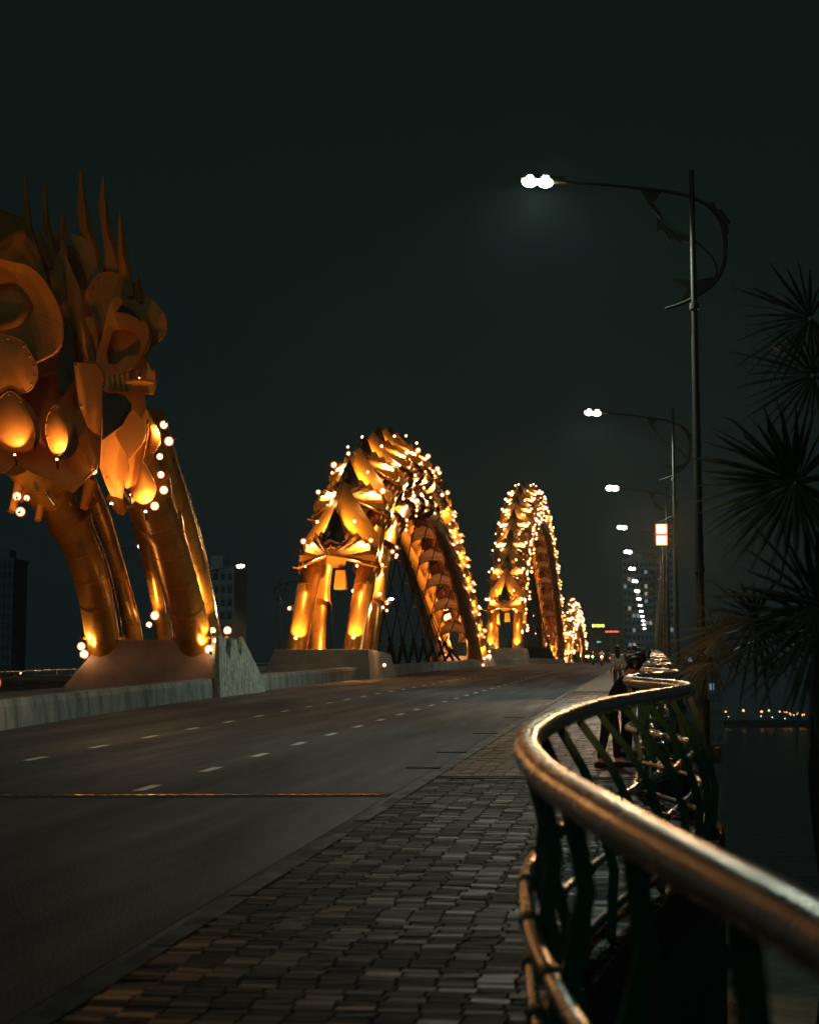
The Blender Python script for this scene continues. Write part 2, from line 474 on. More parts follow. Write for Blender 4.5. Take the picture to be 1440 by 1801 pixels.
while y < 62:
    h = rowh
    off = rng.uniform(-.03, .03)
    x = X_KERB + .03 - off
    while x < x_edge(y) - .06:
        a, b = max(x + .002, X_KERB + .026), min(x + bw - .002, x_edge(y + h / 2) - .02)
        if b - a > .02:
            c = (a + b) / 2
            t = rng.random() ** 2.0 if y < 22.2 else .80 + .2 * rng.random()  # past the joint, warm lamp light is put into paler tones
            tx, ty, dz = rng.normal(0, .014), rng.normal(0, .020), rng.normal(0, .0014)
            y0, y1 = y + .002, y + h - .002
            o = len(V); e = .006
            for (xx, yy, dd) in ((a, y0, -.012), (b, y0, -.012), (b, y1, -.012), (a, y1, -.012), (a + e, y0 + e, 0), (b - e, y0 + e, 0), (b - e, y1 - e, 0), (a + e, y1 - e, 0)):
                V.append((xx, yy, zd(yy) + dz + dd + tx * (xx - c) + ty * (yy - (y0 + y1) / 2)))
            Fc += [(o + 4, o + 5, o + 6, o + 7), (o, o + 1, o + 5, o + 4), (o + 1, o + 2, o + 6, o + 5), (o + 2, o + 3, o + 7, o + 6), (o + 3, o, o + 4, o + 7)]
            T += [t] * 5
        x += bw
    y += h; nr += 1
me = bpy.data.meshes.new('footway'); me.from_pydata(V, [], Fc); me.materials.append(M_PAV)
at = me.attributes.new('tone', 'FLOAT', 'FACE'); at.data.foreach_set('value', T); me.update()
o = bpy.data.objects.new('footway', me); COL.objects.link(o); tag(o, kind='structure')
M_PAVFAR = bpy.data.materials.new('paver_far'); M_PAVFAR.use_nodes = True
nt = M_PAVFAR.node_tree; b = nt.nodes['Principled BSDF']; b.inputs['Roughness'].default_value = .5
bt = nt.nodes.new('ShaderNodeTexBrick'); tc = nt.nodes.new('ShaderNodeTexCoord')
bt.inputs['Color1'].default_value = (.13, .070, .042, 1); bt.inputs['Color2'].default_value = (.24, .145, .09, 1); bt.inputs['Mortar'].default_value = (.03, .028, .025, 1)  # orange lifted to carry the warm light on the far footway
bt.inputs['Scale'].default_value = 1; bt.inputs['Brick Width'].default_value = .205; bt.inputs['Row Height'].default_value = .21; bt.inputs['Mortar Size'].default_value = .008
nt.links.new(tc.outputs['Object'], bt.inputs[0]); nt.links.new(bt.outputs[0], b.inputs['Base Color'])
M_SAND = mat('joint_sand', (.06, .045, .034), .95)
strip('footway_bed', X_KERB + .02, x_edge, -.016, M_SAND, ys=[y for y in YF if y < 61.9] + [62], under=.36)
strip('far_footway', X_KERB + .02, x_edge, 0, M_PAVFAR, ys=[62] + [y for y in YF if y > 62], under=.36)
mb = MB(); yj = 22.35
mb.box(((X_KERB + rail_x(yj)) / 2 + .05, yj, zd(yj) + .004), (rail_x(yj) - X_KERB, .16, .016))
mb.box(((X_KERB + rail_x(yj)) / 2 + .05, yj + .26, zd(yj + .26) + .002), (rail_x(yj) - X_KERB, .08, .016))
tag(mb.build('footway_joint_plate', M_KERB), kind='structure')

# ------------------------------------------------------------------ median parapet (low wall on the right of the dragon)
par = thing('parapet_wall', (-15.8, 60, zd(60)), 'low streaked concrete wall running along the far side of the carriageway', 'wall', absolute=True)
ys = [-10, 10, 20, 33] + [36 + 3 * i for i in range(40)] + [160 + 10 * i for i in range(20)]
mb = MB(); vs = []
for yy in ys:
    x, z = x_par(yy), zd(yy)
    vs += [(x + .06, yy, z - .4), (x, yy, z + .36), (x - .05, yy, z + .52), (x - .40, yy, z + .52), (x - .44, yy, z - .4)]
fs = [(i * 5 + k, i * 5 + k + 1, (i + 1) * 5 + k + 1, (i + 1) * 5 + k) for i in range(len(ys) - 1) for k in range(4)]
mb.add(vs, fs); mb.add(vs[:5], [(0, 1, 2, 3, 4)])
mb.build('wall_body', M_CONC, par)
mb = MB()
for yy in [38 + 6.1 * i for i in range(24)]:
    x, z = x_par(yy), zd(yy)
    mb.add([(x + .075, yy, z - .16), (x + .012, yy, z + .36), (x - .04, yy, z + .527), (x - .04, yy + .035, z + .527), (x + .012, yy + .035, z + .36), (x + .075, yy + .035, z - .16)],
           [(0, 1, 4, 5), (1, 2, 3, 4)])
mb.build('joint_line', M_JD, par)
# ------------------------------------------------------------------ concrete plinths that carry the dragon
MEDX = -18.1
def plinth(y, front, top_w, bot_w, height, depth, base, label, name='concrete_plinth', cx=MEDX, m=None):
    """battered block; y = front face, base relative to deck"""
    t = thing(name, (cx, y, zd(y) + base), label, 'plinth', 'concrete plinths under the dragon bridge', absolute=True)
    mb = MB(); z0 = zd(y) + base - .5; z1 = zd(y) + height
    w0, w1 = bot_w / 2, top_w / 2
    s = .12 * depth
    xl = .9 if y < 70 else 0
    v = [(cx - w0 - xl, y - .05, z0), (cx + w0, y - .05, z0), (cx + w0, y + depth, z0), (cx - w0 - xl, y + depth, z0),
         (cx - w1, y + s, z1), (cx + w1, y + s, z1), (cx + w1, y + depth - s, z1), (cx - w1, y + depth - s, z1)]
    mb.add(v, [(3, 2, 1, 0), (4, 5, 6, 7), (0, 1, 5, 4), (1, 2, 6, 5), (2, 3, 7, 6), (3, 0, 4, 7)])
    o = mb.build('block', M_PLINTH if y < 70 else M_PLINTH2, t)
    bv = o.modifiers.new('edge', 'BEVEL'); bv.width = .03; bv.segments = 2
    return t, z1
p1, p1z = plinth(60.2, 0, 4.0, 5.35, 1.95, 6.2, .3, 'pinkish sloping concrete block under the nearest dragon legs, at the left')
# the rough finned end wall beside it
mb = MB()
prof = [(59.95, -.25), (60.2, 2.02), (61.7, 1.18), (62.08, 2.04), (63.42, 1.28), (63.72, 2.06), (67.2, .25), (67.2, -.25)]
A_ = [Vector((-15.38 - .06 * z, y, zd(y) + z)) for y, z in prof]
B_ = [Vector((-15.62, p.y, p.z)) for p in A_]
n_ = len(A_)
mb.add(A_ + B_, [(0, 1, 2), (0, 2, 4), (2, 3, 4), (0, 4, 7), (4, 5, 6), (4, 6, 7), (10, 9, 8), (12, 10, 8), (12, 11, 10), (15, 12, 8), (14, 13, 12), (15, 14, 12)] + [(i, i + n_, (i + 1) % n_ + n_, (i + 1) % n_) for i in range(n_)])
mb.box((-15.78, 62.1, zd(62) + 1.0), (.24, 3.0, 2.0))
o = mb.build('finned_wall', M_WEDGE, None)
o.location = (0, 0, 0)
tag(o, 'rough grey concrete wall with pointed fins beside the nearest plinth', 'wall')

# ------------------------------------------------------------------ floodlight: bracket, can, lens with an added halo shell, and its light
def floodlight(parent, pos, toward, power, r=.13, spot=None, halo=1.75, color=C_WARM, lens=None, arm=None):
    pos = Vector(pos); d = (Vector(toward) - pos).normalized(); r = r * random.uniform(.72, 1.12)
    mb = MB()
    mb.tube([pos - d * (r * 1.9), pos - d * (r * .9), pos - d * (r * .35)], [r * .3, r * .45, r * .5], seg=8)
    if arm is not None:
        mb.tube([pos - d * r * 1.5, Vector(arm)], .035, seg=5)
    o = mb.build('floodlight', M_DARKSTEEL, parent)
    l = MB(); l.ball(pos, r, 10, 6); l.ball(pos, r * halo, 14, 9, mi=1)
    lo = l.build('lens', [lens or E_WARM, M_HALO], o)
    lo.matrix_parent_inverse = Matrix()
    if power:
        light('SPOT', parent, pos + d * (r + .05), power, color, radius=r, spot=spot or rad(108), direction=d)
    return o

# ------------------------------------------------------------------ the dragon arches
def arch(label, pts, nst, power, n_cable, lamp_r=.13, sec=1.0, cable_span=(0, 1), tipscale=1.0, first_fan=None):
    path = smooth([(0, y, zd(y) + z) for y, z in pts], 14)
    L = [0]
    for i in range(1, len(path)): L.append(L[-1] + (path[i] - path[i - 1]).length)
    tot = L[-1]
    ys_ = [p.y for p in path]; zs_ = [p.z for p in path]
    def fr(s):
        s = max(0, min(tot, s))
        P = Vector((MEDX, interp(s, L, ys_), interp(s, L, zs_)))
        a, b = max(0, s - .8), min(tot, s + .8)
        T_ = Vector((0, interp(b, L, ys_) - interp(a, L, ys_), interp(b, L, zs_) - interp(a, L, zs_))).normalized()
        return P, T_, Vector((0, -T_.z, T_.y))
    def pt(s, u, r, t=0.0):
        P, T_, N = fr(s)
        return P + Vector((u * sec, 0, 0)) + N * (r * sec) + T_ * t
    A = thing('dragon_arch', (MEDX, pts[0][0], zd(pts[0][0]) + 1.4), label, 'bridge arch', 'golden dragon arches of the bridge', absolute=True)
    n = int(tot / 1.4)
    SEC = [(-1.65, .15, .60), (1.65, .15, .60), (-1.75, -1.95, .56), (1.75, -1.95, .56)]
    def leg(sv, u, r):                     # the inner pair of tubes splays out towards the feet
        d = min(sv, tot - sv)
        if r > -1 or d > 11 * sec: return u, r
        f = (1 - max(d, 0) / (11 * sec)) ** 2
        return u * (1 - .22 * f), r - 3.6 * f
    def ptl(sv, u, r, t=0.0):
        a_, b_ = leg(sv, u, r); return pt(sv, a_, b_, t)
    for u, r, rr in SEC:
        mb = MB()
        e0, e1 = ptl(0, u, r), ptl(tot, u, r)
        ex = (2.6 if r < -1 else 1.3)
        e0 += (e0 - ptl(.8, u, r)).normalized() * ex; e1 += (e1 - ptl(tot - .8, u, r)).normalized() * ex
        mb.tube([e0] + [ptl(tot * k / n, u, r) for k in range(n + 1)] + [e1], rr * sec, seg=20)
        for k in range(1, int(tot / 4.2)):                    # weld seams
            s = k * 4.2
            mb.tube([ptl(s, u, r, -.04), ptl(s, u, r, .04)], rr * sec + .018, seg=18, caps=True)
        mb.build('tube', M_GOLD, A)
    c0 = 5.6
    mb = MB(); mb.tube([pt(c0 + (tot - 2 * c0) * k / n, 0, 1.15) for k in range(n + 1)], .55 * sec, seg=16)
    mb.build('tube', M_GOLD, A)
    step = (tot - 9) / nst
    beads = []; SW = .60
    for k in range(nst + 1):
        s = 4.5 + k * step
        P, T_, N = fr(s)
        hid = 1.0 if s < tot * .56 else .16                      # back slope gets little light of its own
        up = 1 if s < tot * .5 else -1                          # peaks point towards the crown of the arch
        # folded roof-shaped scale
        if k <= nst:
            mb = MB(); Lp = step * 1.05
            def sp(u, t, extra=0):
                q = pt(s + t * up * .999, u, 0)
                _, t2, n2 = fr(s + t * up)
                rr = 2.85 - 1.02 * abs(u) + .09 * t + extra
                return q + n2 * rr * sec
            prof = [(0, 1.15), (.35, 1.0), (.65, .8), (1, .55)]
            nu, nv = 4, 6
            top = []
            for iu in range(-nu, nu + 1):
                f = abs(iu) / nu
                tmax = Lp * (1.05 - .40 * f)
                tmin = .35 + .25 * f + 1.25 * f
                for iv in range(nv + 1):
                    t = tmin + (tmax - tmin) * iv / nv
                    top.append(sp(iu / nu * 2.25, t))
            w = nv + 1
            fs = [(a * w + b, a * w + b + 1, (a + 1) * w + b + 1, (a + 1) * w + b) for a in range(2 * nu) for b in range(nv)]
            m_ = len(top)
            bot = []
            for iu in range(-nu, nu + 1):
                f = abs(iu) / nu
                tmax = Lp * (1.05 - .40 * f); tmin = .35 + .25 * f + 1.25 * f
                for iv in range(nv + 1):
                    t = tmin + (tmax - tmin) * iv / nv
                    bot.append(sp(iu / nu * 2.25, t, -.06))
            fs2 = [tuple(i + m_ for i in reversed(f)) for f in fs]
            rim = [a * w for a in range(2 * nu + 1)] + [2 * nu * w + b for b in range(1, nv + 1)] + [a * w + nv for a in range(2 * nu - 1, -1, -1)] + [b for b in range(nv - 1, 0, -1)]
            fs3 = [(rim[i], rim[(i + 1) % len(rim)], rim[(i + 1) % len(rim)] + m_, rim[i] + m_) for i in range(len(rim))]
            mb.add(top + bot, fs + fs2 + fs3)
            # rivets and a raised ridge seam
            mb.tube([sp(0, .4 + (Lp * 1.2 - .4) * i / 4, .03) for i in range(5)], .05, seg=5)
            for sgn in (-1, 1):
                for i in range(4):
                    mb.ball(sp(sgn * (.7 + .45 * i), .9 + .1 * i, .03), .07, 5, 3)
            mb.build('scale_plate', M_GOLD2, A)
        # bow-tie of folded petals
        mb = MB()
        ap = pt(s, 0, 2.95, -.45 * up)
        for sgn in (-1, 1):
            rim = []
            for i in range(13):
                ph = -.35 + 2.55 * i / 12
                uu = 1.22 + 1.05 * math.cos(ph); tt = .35 + 1.15 * math.sin(ph)
                rim.append(pt(s, sgn * max(.12, uu) * tipscale, 3.15 - 1.02 * uu + (.17 if i % 2 else -.17) + .25, (tt + SW * uu) * up))
            inner = [ap.lerp(p, .5) - N * .16 for p in rim]
            nb = [p - N * .05 for p in rim]; ib = [p - N * .05 for p in inner]
            m_ = 13
            v = [ap] + rim + inner + nb + ib
            f = []
            for i in range(12):
                f += [(0, 14 + i, 15 + i), (14 + i, 1 + i, 2 + i, 15 + i), (27 + i, 28 + i, 2 + i, 1 + i), (40 + i, 41 + i, 28 + i, 27 + i)]
            mb.add(v, f)
            mb.tube(rim, .035, seg=5)
            mb.tube([ap, pt(s, sgn * 2.35 * tipscale, 3.05 - 1.02 * 2.35, (-.3 + SW * 2.35) * up)], .07, seg=6)
        mb.build('petal_fan', M_GOLD2, A)
        # dark pointed shield above the fan
        mb = MB()
        out = [(0, 2.75), (.45, 2.0), (.85, 1.2), (.6, .6), (0, .35), (-.6, .6), (-.85, 1.2), (-.45, 2.0)]
        if step > 3:
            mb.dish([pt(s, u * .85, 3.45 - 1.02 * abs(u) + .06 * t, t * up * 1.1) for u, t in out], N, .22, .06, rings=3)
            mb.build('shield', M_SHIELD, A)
        # sleeves with a flared rim and lug, round each of the four tubes
        for u, r, rr in SEC:
            mb = MB()
            R = rr * sec
            if k in (0, nst): continue
            ln = step * .66
            sj = [s - up * (.2 + ln * j / 5) for j in range(6)]
            mb.tube([ptl(v, u, r) for v in sj], [R + .03, R + .05, R + .07, R + .09, R + .13, R + .24], seg=20, caps=False)
            q = ptl(sj[-1], u, r); dq = (q - ptl(sj[-2], u, r)).normalized() * .06
            mb.tube([q - dq, q + dq], R + .26, seg=20, caps=False)
            if u > 0:
                for a in (-.5, .25, 1.0, 1.7):
                    _, _, n3 = fr(s)
                    beads.append(q + (Vector((1, 0, 0)) * math.cos(a) + n3 * math.sin(a)) * (R + .33))
            sg = 1 if u > 0 else -1
            mb.tube([q + Vector((sg * R, 0, 0)), q + Vector((sg * (R + .55), 0, .12))], .05, seg=5)
            mb.build('sleeve', M_GOLD2, A)
        # cross frame
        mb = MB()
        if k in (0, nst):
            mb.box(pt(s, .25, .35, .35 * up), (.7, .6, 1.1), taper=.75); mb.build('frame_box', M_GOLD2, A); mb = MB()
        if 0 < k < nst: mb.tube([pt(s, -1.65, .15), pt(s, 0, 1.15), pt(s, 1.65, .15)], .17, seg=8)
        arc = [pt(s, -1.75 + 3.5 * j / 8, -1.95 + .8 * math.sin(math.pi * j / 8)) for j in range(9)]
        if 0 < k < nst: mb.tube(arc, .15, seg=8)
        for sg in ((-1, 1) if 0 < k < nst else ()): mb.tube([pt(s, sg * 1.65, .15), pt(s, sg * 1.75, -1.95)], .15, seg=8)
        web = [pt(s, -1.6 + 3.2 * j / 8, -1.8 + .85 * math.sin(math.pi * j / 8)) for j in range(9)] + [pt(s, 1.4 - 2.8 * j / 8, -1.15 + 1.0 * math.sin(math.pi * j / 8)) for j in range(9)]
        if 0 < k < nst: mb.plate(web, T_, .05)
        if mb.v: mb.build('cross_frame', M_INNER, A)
        # lamps
        for sg in (-1, 1):
            a = pt(s, sg * 2.0, 1.85, 2.1 * up)
            floodlight(A, a, pt(s, sg * 1.25, 1.2, 1.3 * up), power * hid, lamp_r, arm=pt(s, sg * 1.8, .9, 1.6 * up))
            b_ = pt(s, sg * 1.1, 2.9, 2.6 * up)
            beads.append(b_); beads.append(b_)
            light('SPOT', A, b_, power * .5 * hid, C_WARM, radius=.1, spot=rad(120), direction=pt(s, .9 * sg, 1.4, 4.2 * up) - b_)
            c_ = pt(s, sg * 2.75, -.7, -.9 * up)
            floodlight(A, c_, pt(s, sg * 1.7, -.7, -1.7 * up), power * ((1.1 if s < tot * .75 else .7) if sg > 0 else .10), spot=rad(122), r=lamp_r * .75, arm=pt(s, sg * 1.9, -.3, -.6 * up))
        if nst < 18 or k % 2 == 0:
            c_ = pt(s, 2.7, -1.9, .7 * up)
            floodlight(A, c_, pt(s, 1.8, -1.9, 1.6 * up), 0, lamp_r * .6, arm=pt(s, 2.2, -1.9, .5 * up))
    mb = MB()
    for i, p in enumerate(beads): mb.ball(p, lamp_r * random.uniform(.35, .7), 6, 4); mb.ball(p, lamp_r * 1.0, 8, 5, mi=1)  # each bead sits inside an added halo shell
    mb.build('small_lamps', [E_WARM, M_HALO], A)['kind'] = 'stuff'
    # uplights at both feet
    for s0, up in ((0, 1), (tot, -1)):
        P, T_, N = fr(s0)
        for u, r in ((-1.5, 1.25), (1.75, 1.25), (2.45, -1.6), (-2.6, -.9), (-.55, -3.2)):
            q = pt(s0, u, r, (-.55 if r > 1 else .35) * up)
            floodlight(A, q, pt(s0, u * .9, r * .5, 3.2 * up), power * 1.3, lamp_r * .8, spot=rad(80))
        for u in (-1.5, 1.5):                                   # and washes added to warm the leg fronts
            q = pt(s0, u, 2.0, 4.3 * up)
            floodlight(A, q, pt(s0, u * 1.1, .4, .2 * up), power * .12, lamp_r * .5, spot=rad(90))
    # crossed hangers down to the deck
    for k in range(n_cable):
        f = cable_span[0] + (cable_span[1] - cable_span[0]) * (k + .5) / n_cable
        s = tot * f
        q = pt(s, 0, -1.3)
        dy = (f - .5) * -1.2
        mb = MB()
        for sg in (-1, 1):
            top = pt(s, sg * 1.7, -1.5); bot = Vector((MEDX - sg * .5 + sg * 1.0, q.y + dy, zd(q.y) + .35))
            bot = Vector((MEDX - sg * .9, q.y + dy + sg * .8, zd(q.y) + .35))
            d = (top - bot); Ld = d.length
            mb.tube([bot, bot + d * min(.4, 2.0 / Ld)], .13, seg=7)
            mb.tube([bot, top], .045, seg=6, caps=False)
            for i in range(3):
                c = bot + d * min(.5, (.8 + i * .5) / Ld)
                mb.tube([c - d.normalized() * .06, c + d.normalized() * .06], .19, seg=8)
        mb.build('hanger_cable', M_CABLE, A)
    return A, pt, fr, tot

a2, pt2, fr2, tot2 = arch('second golden dragon arch from the left, rising fully in view with dark hangers beneath',
    [(94.4, 1.7), (97.3, 5.0), (101.2, 8.4), (106.2, 11.0), (112.6, 12.8), (120, 13.7), (127.5, 13.5), (134.5, 12.3), (142, 10.1), (150, 7.1), (158, 3.8), (166, .6)], 13, 2200, 9, .12, cable_span=(.2, .9))
a3, pt3, fr3, tot3 = arch('third dragon arch from the left, tall narrow and thickly strung with lamps',
    [(209.5, 1.8), (214.5, 7.2), (221.5, 13.2), (231, 18.4), (243, 22.2), (256, 23.6), (268, 22.8), (281, 19.8), (294, 14.6), (306, 8.2), (318, .6)], 19, 2400, 24, .16, cable_span=(.06, .95))
a4, pt4, fr4, tot4 = arch('small far dragon arch low over the crest of the road',
    [(338, 1.0), (345, 5.2), (354, 8.6), (366, 10.6), (380, 11.2), (394, 10.0), (408, 6.6), (420, 1.0)], 11, 2700, 5, .22, cable_span=(.3, .8))

plinth(91.5, 0, 5.3, 5.9, 1.55, 10.5, .3, 'grey brown concrete block under the near foot of the second arch')
plinth(159.5, 0, 5.3, 5.9, .9, 9.0, .3, 'brightly lit concrete block where the second arch lands on the far side')
plinth(207.2, 0, 5.3, 5.9, 1.8, 9.0, .3, 'concrete block under the near foot of the third arch')
plinth(315.5, 0, 5.3, 5.9, .9, 5.0, .3, 'concrete block at the far foot of the third arch')
# low lamps that graze the near plinth of arch two and the far one
for y0, lab in ((163.2, 'ground floodlight at the far foot of the second arch, on the parapet'),):
    t = thing('ground_floodlight', (-15.0, y0, zd(y0) + .55), lab, 'floodlight', absolute=True)
    floodlight(t, (-15.35, y0 - 1.2, zd(y0) + .75), (-15.9, y0 + .6, zd(y0) + .7), 420, .16)
t = thing('ground_floodlight', (-14.9, 93.4, zd(93) + .5), 'small floodlight by the near plinth corner of the second arch', 'floodlight', absolute=True)
floodlight(t, (-14.85, 94.6, zd(94) + .62), (-15.15, 94.6, zd(94) + 2.0), 150, .07, spot=rad(70))

# ------------------------------------------------------------------ the dragon's near end at the left: curved legs and ornate head
H = thing('dragon_sculpture', (MEDX, 60.5, p1z), 'huge ornate golden dragon sculpture with spikes and scrolls, cut by the left edge', 'sculpture', absolute=True)
def pxtube(pts, r, m=M_GOLD, name='tube', seg=26, n=8):
    P = smooth([atY(*p) for p in pts], n)
    mb = MB(); mb.tube(P, r, seg=seg)
    tot = 0
    for i in range(1, len(P) - 1):
        if i % 6 == 3:
            d = (P[i + 1] - P[i - 1]).normalized() * .03
            mb.tube([P[i] - d, P[i] + d], (r[i] if isinstance(r, list) else r) + .015, seg=seg)
    return mb.build(name, m, H)
pxtube([(190, 1175, 61.6), (180, 1120, 61.0), (168, 1050, 59.9), (150, 985, 58.6), (122, 925, 57.2), (84, 868, 55.6), (35, 810, 54)], .63)
pxtube([(352, 1170, 61.6), (341, 1120, 61.0), (325, 1060, 59.9), (306, 990, 58.6), (284, 920, 57.0), (256, 850, 55.2), (225, 780, 53.6)], .66)
pxtube([(233, 1150, 65.6), (226, 1100, 65), (210, 1040, 64), (190, 970, 62.6), (168, 900, 61), (140, 830, 59)], .48)
pxtube([(364, 1150, 65.2), (359, 1110, 64.6), (345, 1040, 63.3), (327, 960, 61.6), (306, 890, 60), (283, 820, 58.0), (258, 740, 56)], .66)
pxtube([(292, 1145, 66), (286, 1095, 65.6), (275, 1030, 64.5), (262, 970, 63), (243, 900, 61.5), (215, 830, 60)], .34)
# narrow service pipes that glint along the tubes
for pts in ([(215, 1120, 63), (205, 1060, 62), (188, 990, 60.6), (165, 930, 59.4), (140, 870, 58)],
            [(241, 1120, 66), (231, 1060, 65), (216, 1000, 63.5), (198, 935, 62), (172, 870, 60)],
            [(299, 1110, 65.2), (291, 1060, 64), (280, 1000, 62.6), (268, 950, 61.4), (252, 900, 60)],
            [(388, 1118, 63.6), (372, 1030, 62.2), (350, 940, 60.3), (325, 850, 58.2), (308, 800, 57)]):
    P = smooth([atY(*p) for p in pts], 6)
    mb = MB(); mb.tube(P, .05, seg=8); mb.build('service_pipe', M_RAIL, H)
# bolted base rings
for px, py, Y, r in ((180, 1140, 61.25, .72), (345, 1140, 61.25, .75), (233, 1130, 65.3, .58), (363, 1128, 64.9, .74)):
    c = atY(px, py, Y); c.z = p1z + .02
    mb = MB(); mb.tube([c, c + Vector((0, 0, .09))], r + .14, seg=24)
    for k in range(12):
        a = k * math.tau / 12; q = c + Vector((math.cos(a) * (r + .07), math.sin(a) * (r + .07), .08))
        mb.tube([q, q + Vector((0, 0, .12))], .035, seg=6)
    mb.build('base_ring', M_GOLD, H)
# collars and short boxes under the head
for px, py, Y, r in ((128, 928, 57.35, .80), (84, 866, 55.6, .84), (288, 930, 57.25, .78), (262, 862, 55.5, .86)):
    i = 0
    c = atY(px, py, Y); d = Vector((.22, .55, -.8)).normalized()
    mb = MB(); mb.tube([c - d * .35, c - d * .1, c + d * .35], [r, r * .97, r * .82], seg=22); mb.build('collar', M_GOLD, H)
for (x0, y0, x1, y1, Y, w) in ((35, 838, 20, 900, 54.4, .32), (50, 842, 36, 880, 55, .3), (80, 850, 66, 915, 55.5, .3), (160, 850, 148, 893, 56, .36), (126, 858, 122, 888, 56.5, .22), (165, 880, 150, 900, 58, .3), (200, 872, 215, 900, 54.5, .4)):
    a, b_ = atY(x0, y0, Y), atY(x1, y1, Y - .6)
    mb = MB(); mb.tube([a, b_], [w * .7, w * .45], seg=4); mb.build('bracket', M_HEAD, H)
for (x0, y0, x1, y1, Y) in ((60, 842, 62, 865, 54.2), (80, 865, 97, 890, 54.5), (216, 865, 228, 882, 52.8), (208, 895, 232, 890, 54.6)):
    mb = MB(); mb.tube([atY(x0, y0, Y), atY(x1, y1, Y)], .06, seg=8); mb.build('rod', M_RAIL, H)

def outline(pts, curved=True, n=4):
    if not curved: return pts
    P = [Vector((p[0], p[1], 0)) for p in pts]; m = len(P); out = []
    for i in range(m):
        a, b, c, d = P[i - 1], P[i], P[(i + 1) % m], P[(i + 2) % m]
        for k in range(n):
            t = k / n
            q = 0.5 * ((2 * b) + (c - a) * t + (2 * a - 5 * b + 4 * c - d) * t * t + (3 * b - a - 3 * c + d) * t ** 3)
            out.append((q.x, q.y))
    return out
def c_(P): return sum(P, Vector()) / len(P)
def hplate(name, pts, Y, m=M_HEAD, depth=0, th=.07, curved=True, tx=0, ty=0, label=None, n=4):
    o = outline(pts, curved, n)
    cx = sum(p[0] for p in o) / len(o); cy = sum(p[1] for p in o) / len(o)
    P = [atY(x, y, Y + tx * (x - cx) / 60 + ty * (y - cy) / 60) for x, y in o]
    mb = MB()
    if depth and name in ('spike', 'leaf_plate'):        # pressed blade with a crease down its length
        lo = max(P, key=lambda p: -p.z); hi = max(P, key=lambda p: p.z)
        nn = len(P); c = sum(P, Vector()) / nn
        mb.dish(P, (.15, -1, -.05), depth * .7, th, rings=1, center=c, smooth=False)
    elif depth: mb.dish(P, (.15, -1, -.05), depth * .6, th, rings=6)
    else:
        mb.plate(P, (0, 1, 0), th)
    if name in ('body_plate', 'chest_plate', 'ear', 'cheek_plate', 'breast_drop'):
        mb.tube(P + [P[0]], .022, seg=5, caps=False)            # rolled edge
        st = max(2, len(P) // 9)
        for i in range(0, len(P), st):
            mb.ball(P[i].lerp(c_(P), .10) + Vector((0, -.03, 0)), .035, 6, 4)
    ob = mb.build(name, m, H)
    if label: ob['label'] = label
    return ob
def hring(name, outer, inner, Y, m=M_HEAD, th=.18, label=None, depth=0):
    O, I = outline(outer), outline(inner)
    n = max(len(O), len(I))
    def res(o):
        P = [Vector((a, b, 0)) for a, b in o] + [Vector((*o[0], 0))]
        Ls = [0]
        for i in range(1, len(P)): Ls.append(Ls[-1] + (P[i] - P[i - 1]).length)
        return [(interp(Ls[-1] * k / 48, Ls, [p.x for p in P]), interp(Ls[-1] * k / 48, Ls, [p.y for p in P])) for k in range(48)]
    O, I = res(O), res(I)
    off = min(range(48), key=lambda j: (Vector(I[j]) - Vector(O[0])).length)
    I = I[off:] + I[:off]
    a = [atY(x, y, Y) for x, y in O]; b_ = [atY(x, y, Y + depth) for x, y in I]
    a2_ = [p + Vector((0, th, 0)) for p in a]; b2 = [p + Vector((0, th, 0)) for p in b_]
    mb = MB(); v = a + b_ + a2_ + b2; f = []
    for i in range(48):
        j = (i + 1) % 48
        f += [(i, j, 48 + j, 48 + i), (96 + i, 144 + i, 144 + j, 96 + j), (i, 96 + i, 96 + j, j), (48 + i, 48 + j, 144 + j, 144 + i)]
    mb.add(v, f, smooth=False); o = mb.build(name, m, H)
    if label: o['label'] = label
    return o
# spikes that run up into the dark
for pts, Y in (([(45, 300), (41, 345), (42, 400), (55, 440), (66, 480), (84, 490), (66, 430), (55, 390), (49, 345)], 52.6),
               ([(79, 310), (73, 360), (77, 400), (84, 440), (90, 480), (106, 480), (98, 430), (88, 395), (82, 350)], 52.9),
               ([(111, 368), (106, 400), (104, 430), (103, 470), (120, 470), (118, 420), (114, 390)], 52.2),
               ([(142, 294), (137, 345), (138, 400), (148, 430), (156, 490), (182, 500), (176, 450), (162, 400), (150, 345)], 52.4),
               ([(182, 306), (173, 360), (178, 400), (184, 440), (188, 500), (216, 505), (208, 450), (196, 400), (186, 350)], 52.0),
               ([(211, 370), (207, 420), (209, 460), (212, 510), (235, 520), (228, 460), (219, 415)], 51.8),
               ([(241, 480), (238, 500), (238, 525), (250, 530), (247, 500)], 51.8),
               ([(66, 395), (68, 430), (78, 460), (92, 470), (80, 430)], 52.0),
               ([(95, 396), (97, 430), (100, 460), (110, 470), (108, 430)], 52.4)):
    hplate('spike', pts, Y, curved=True, depth=.22, th=.12, n=2)
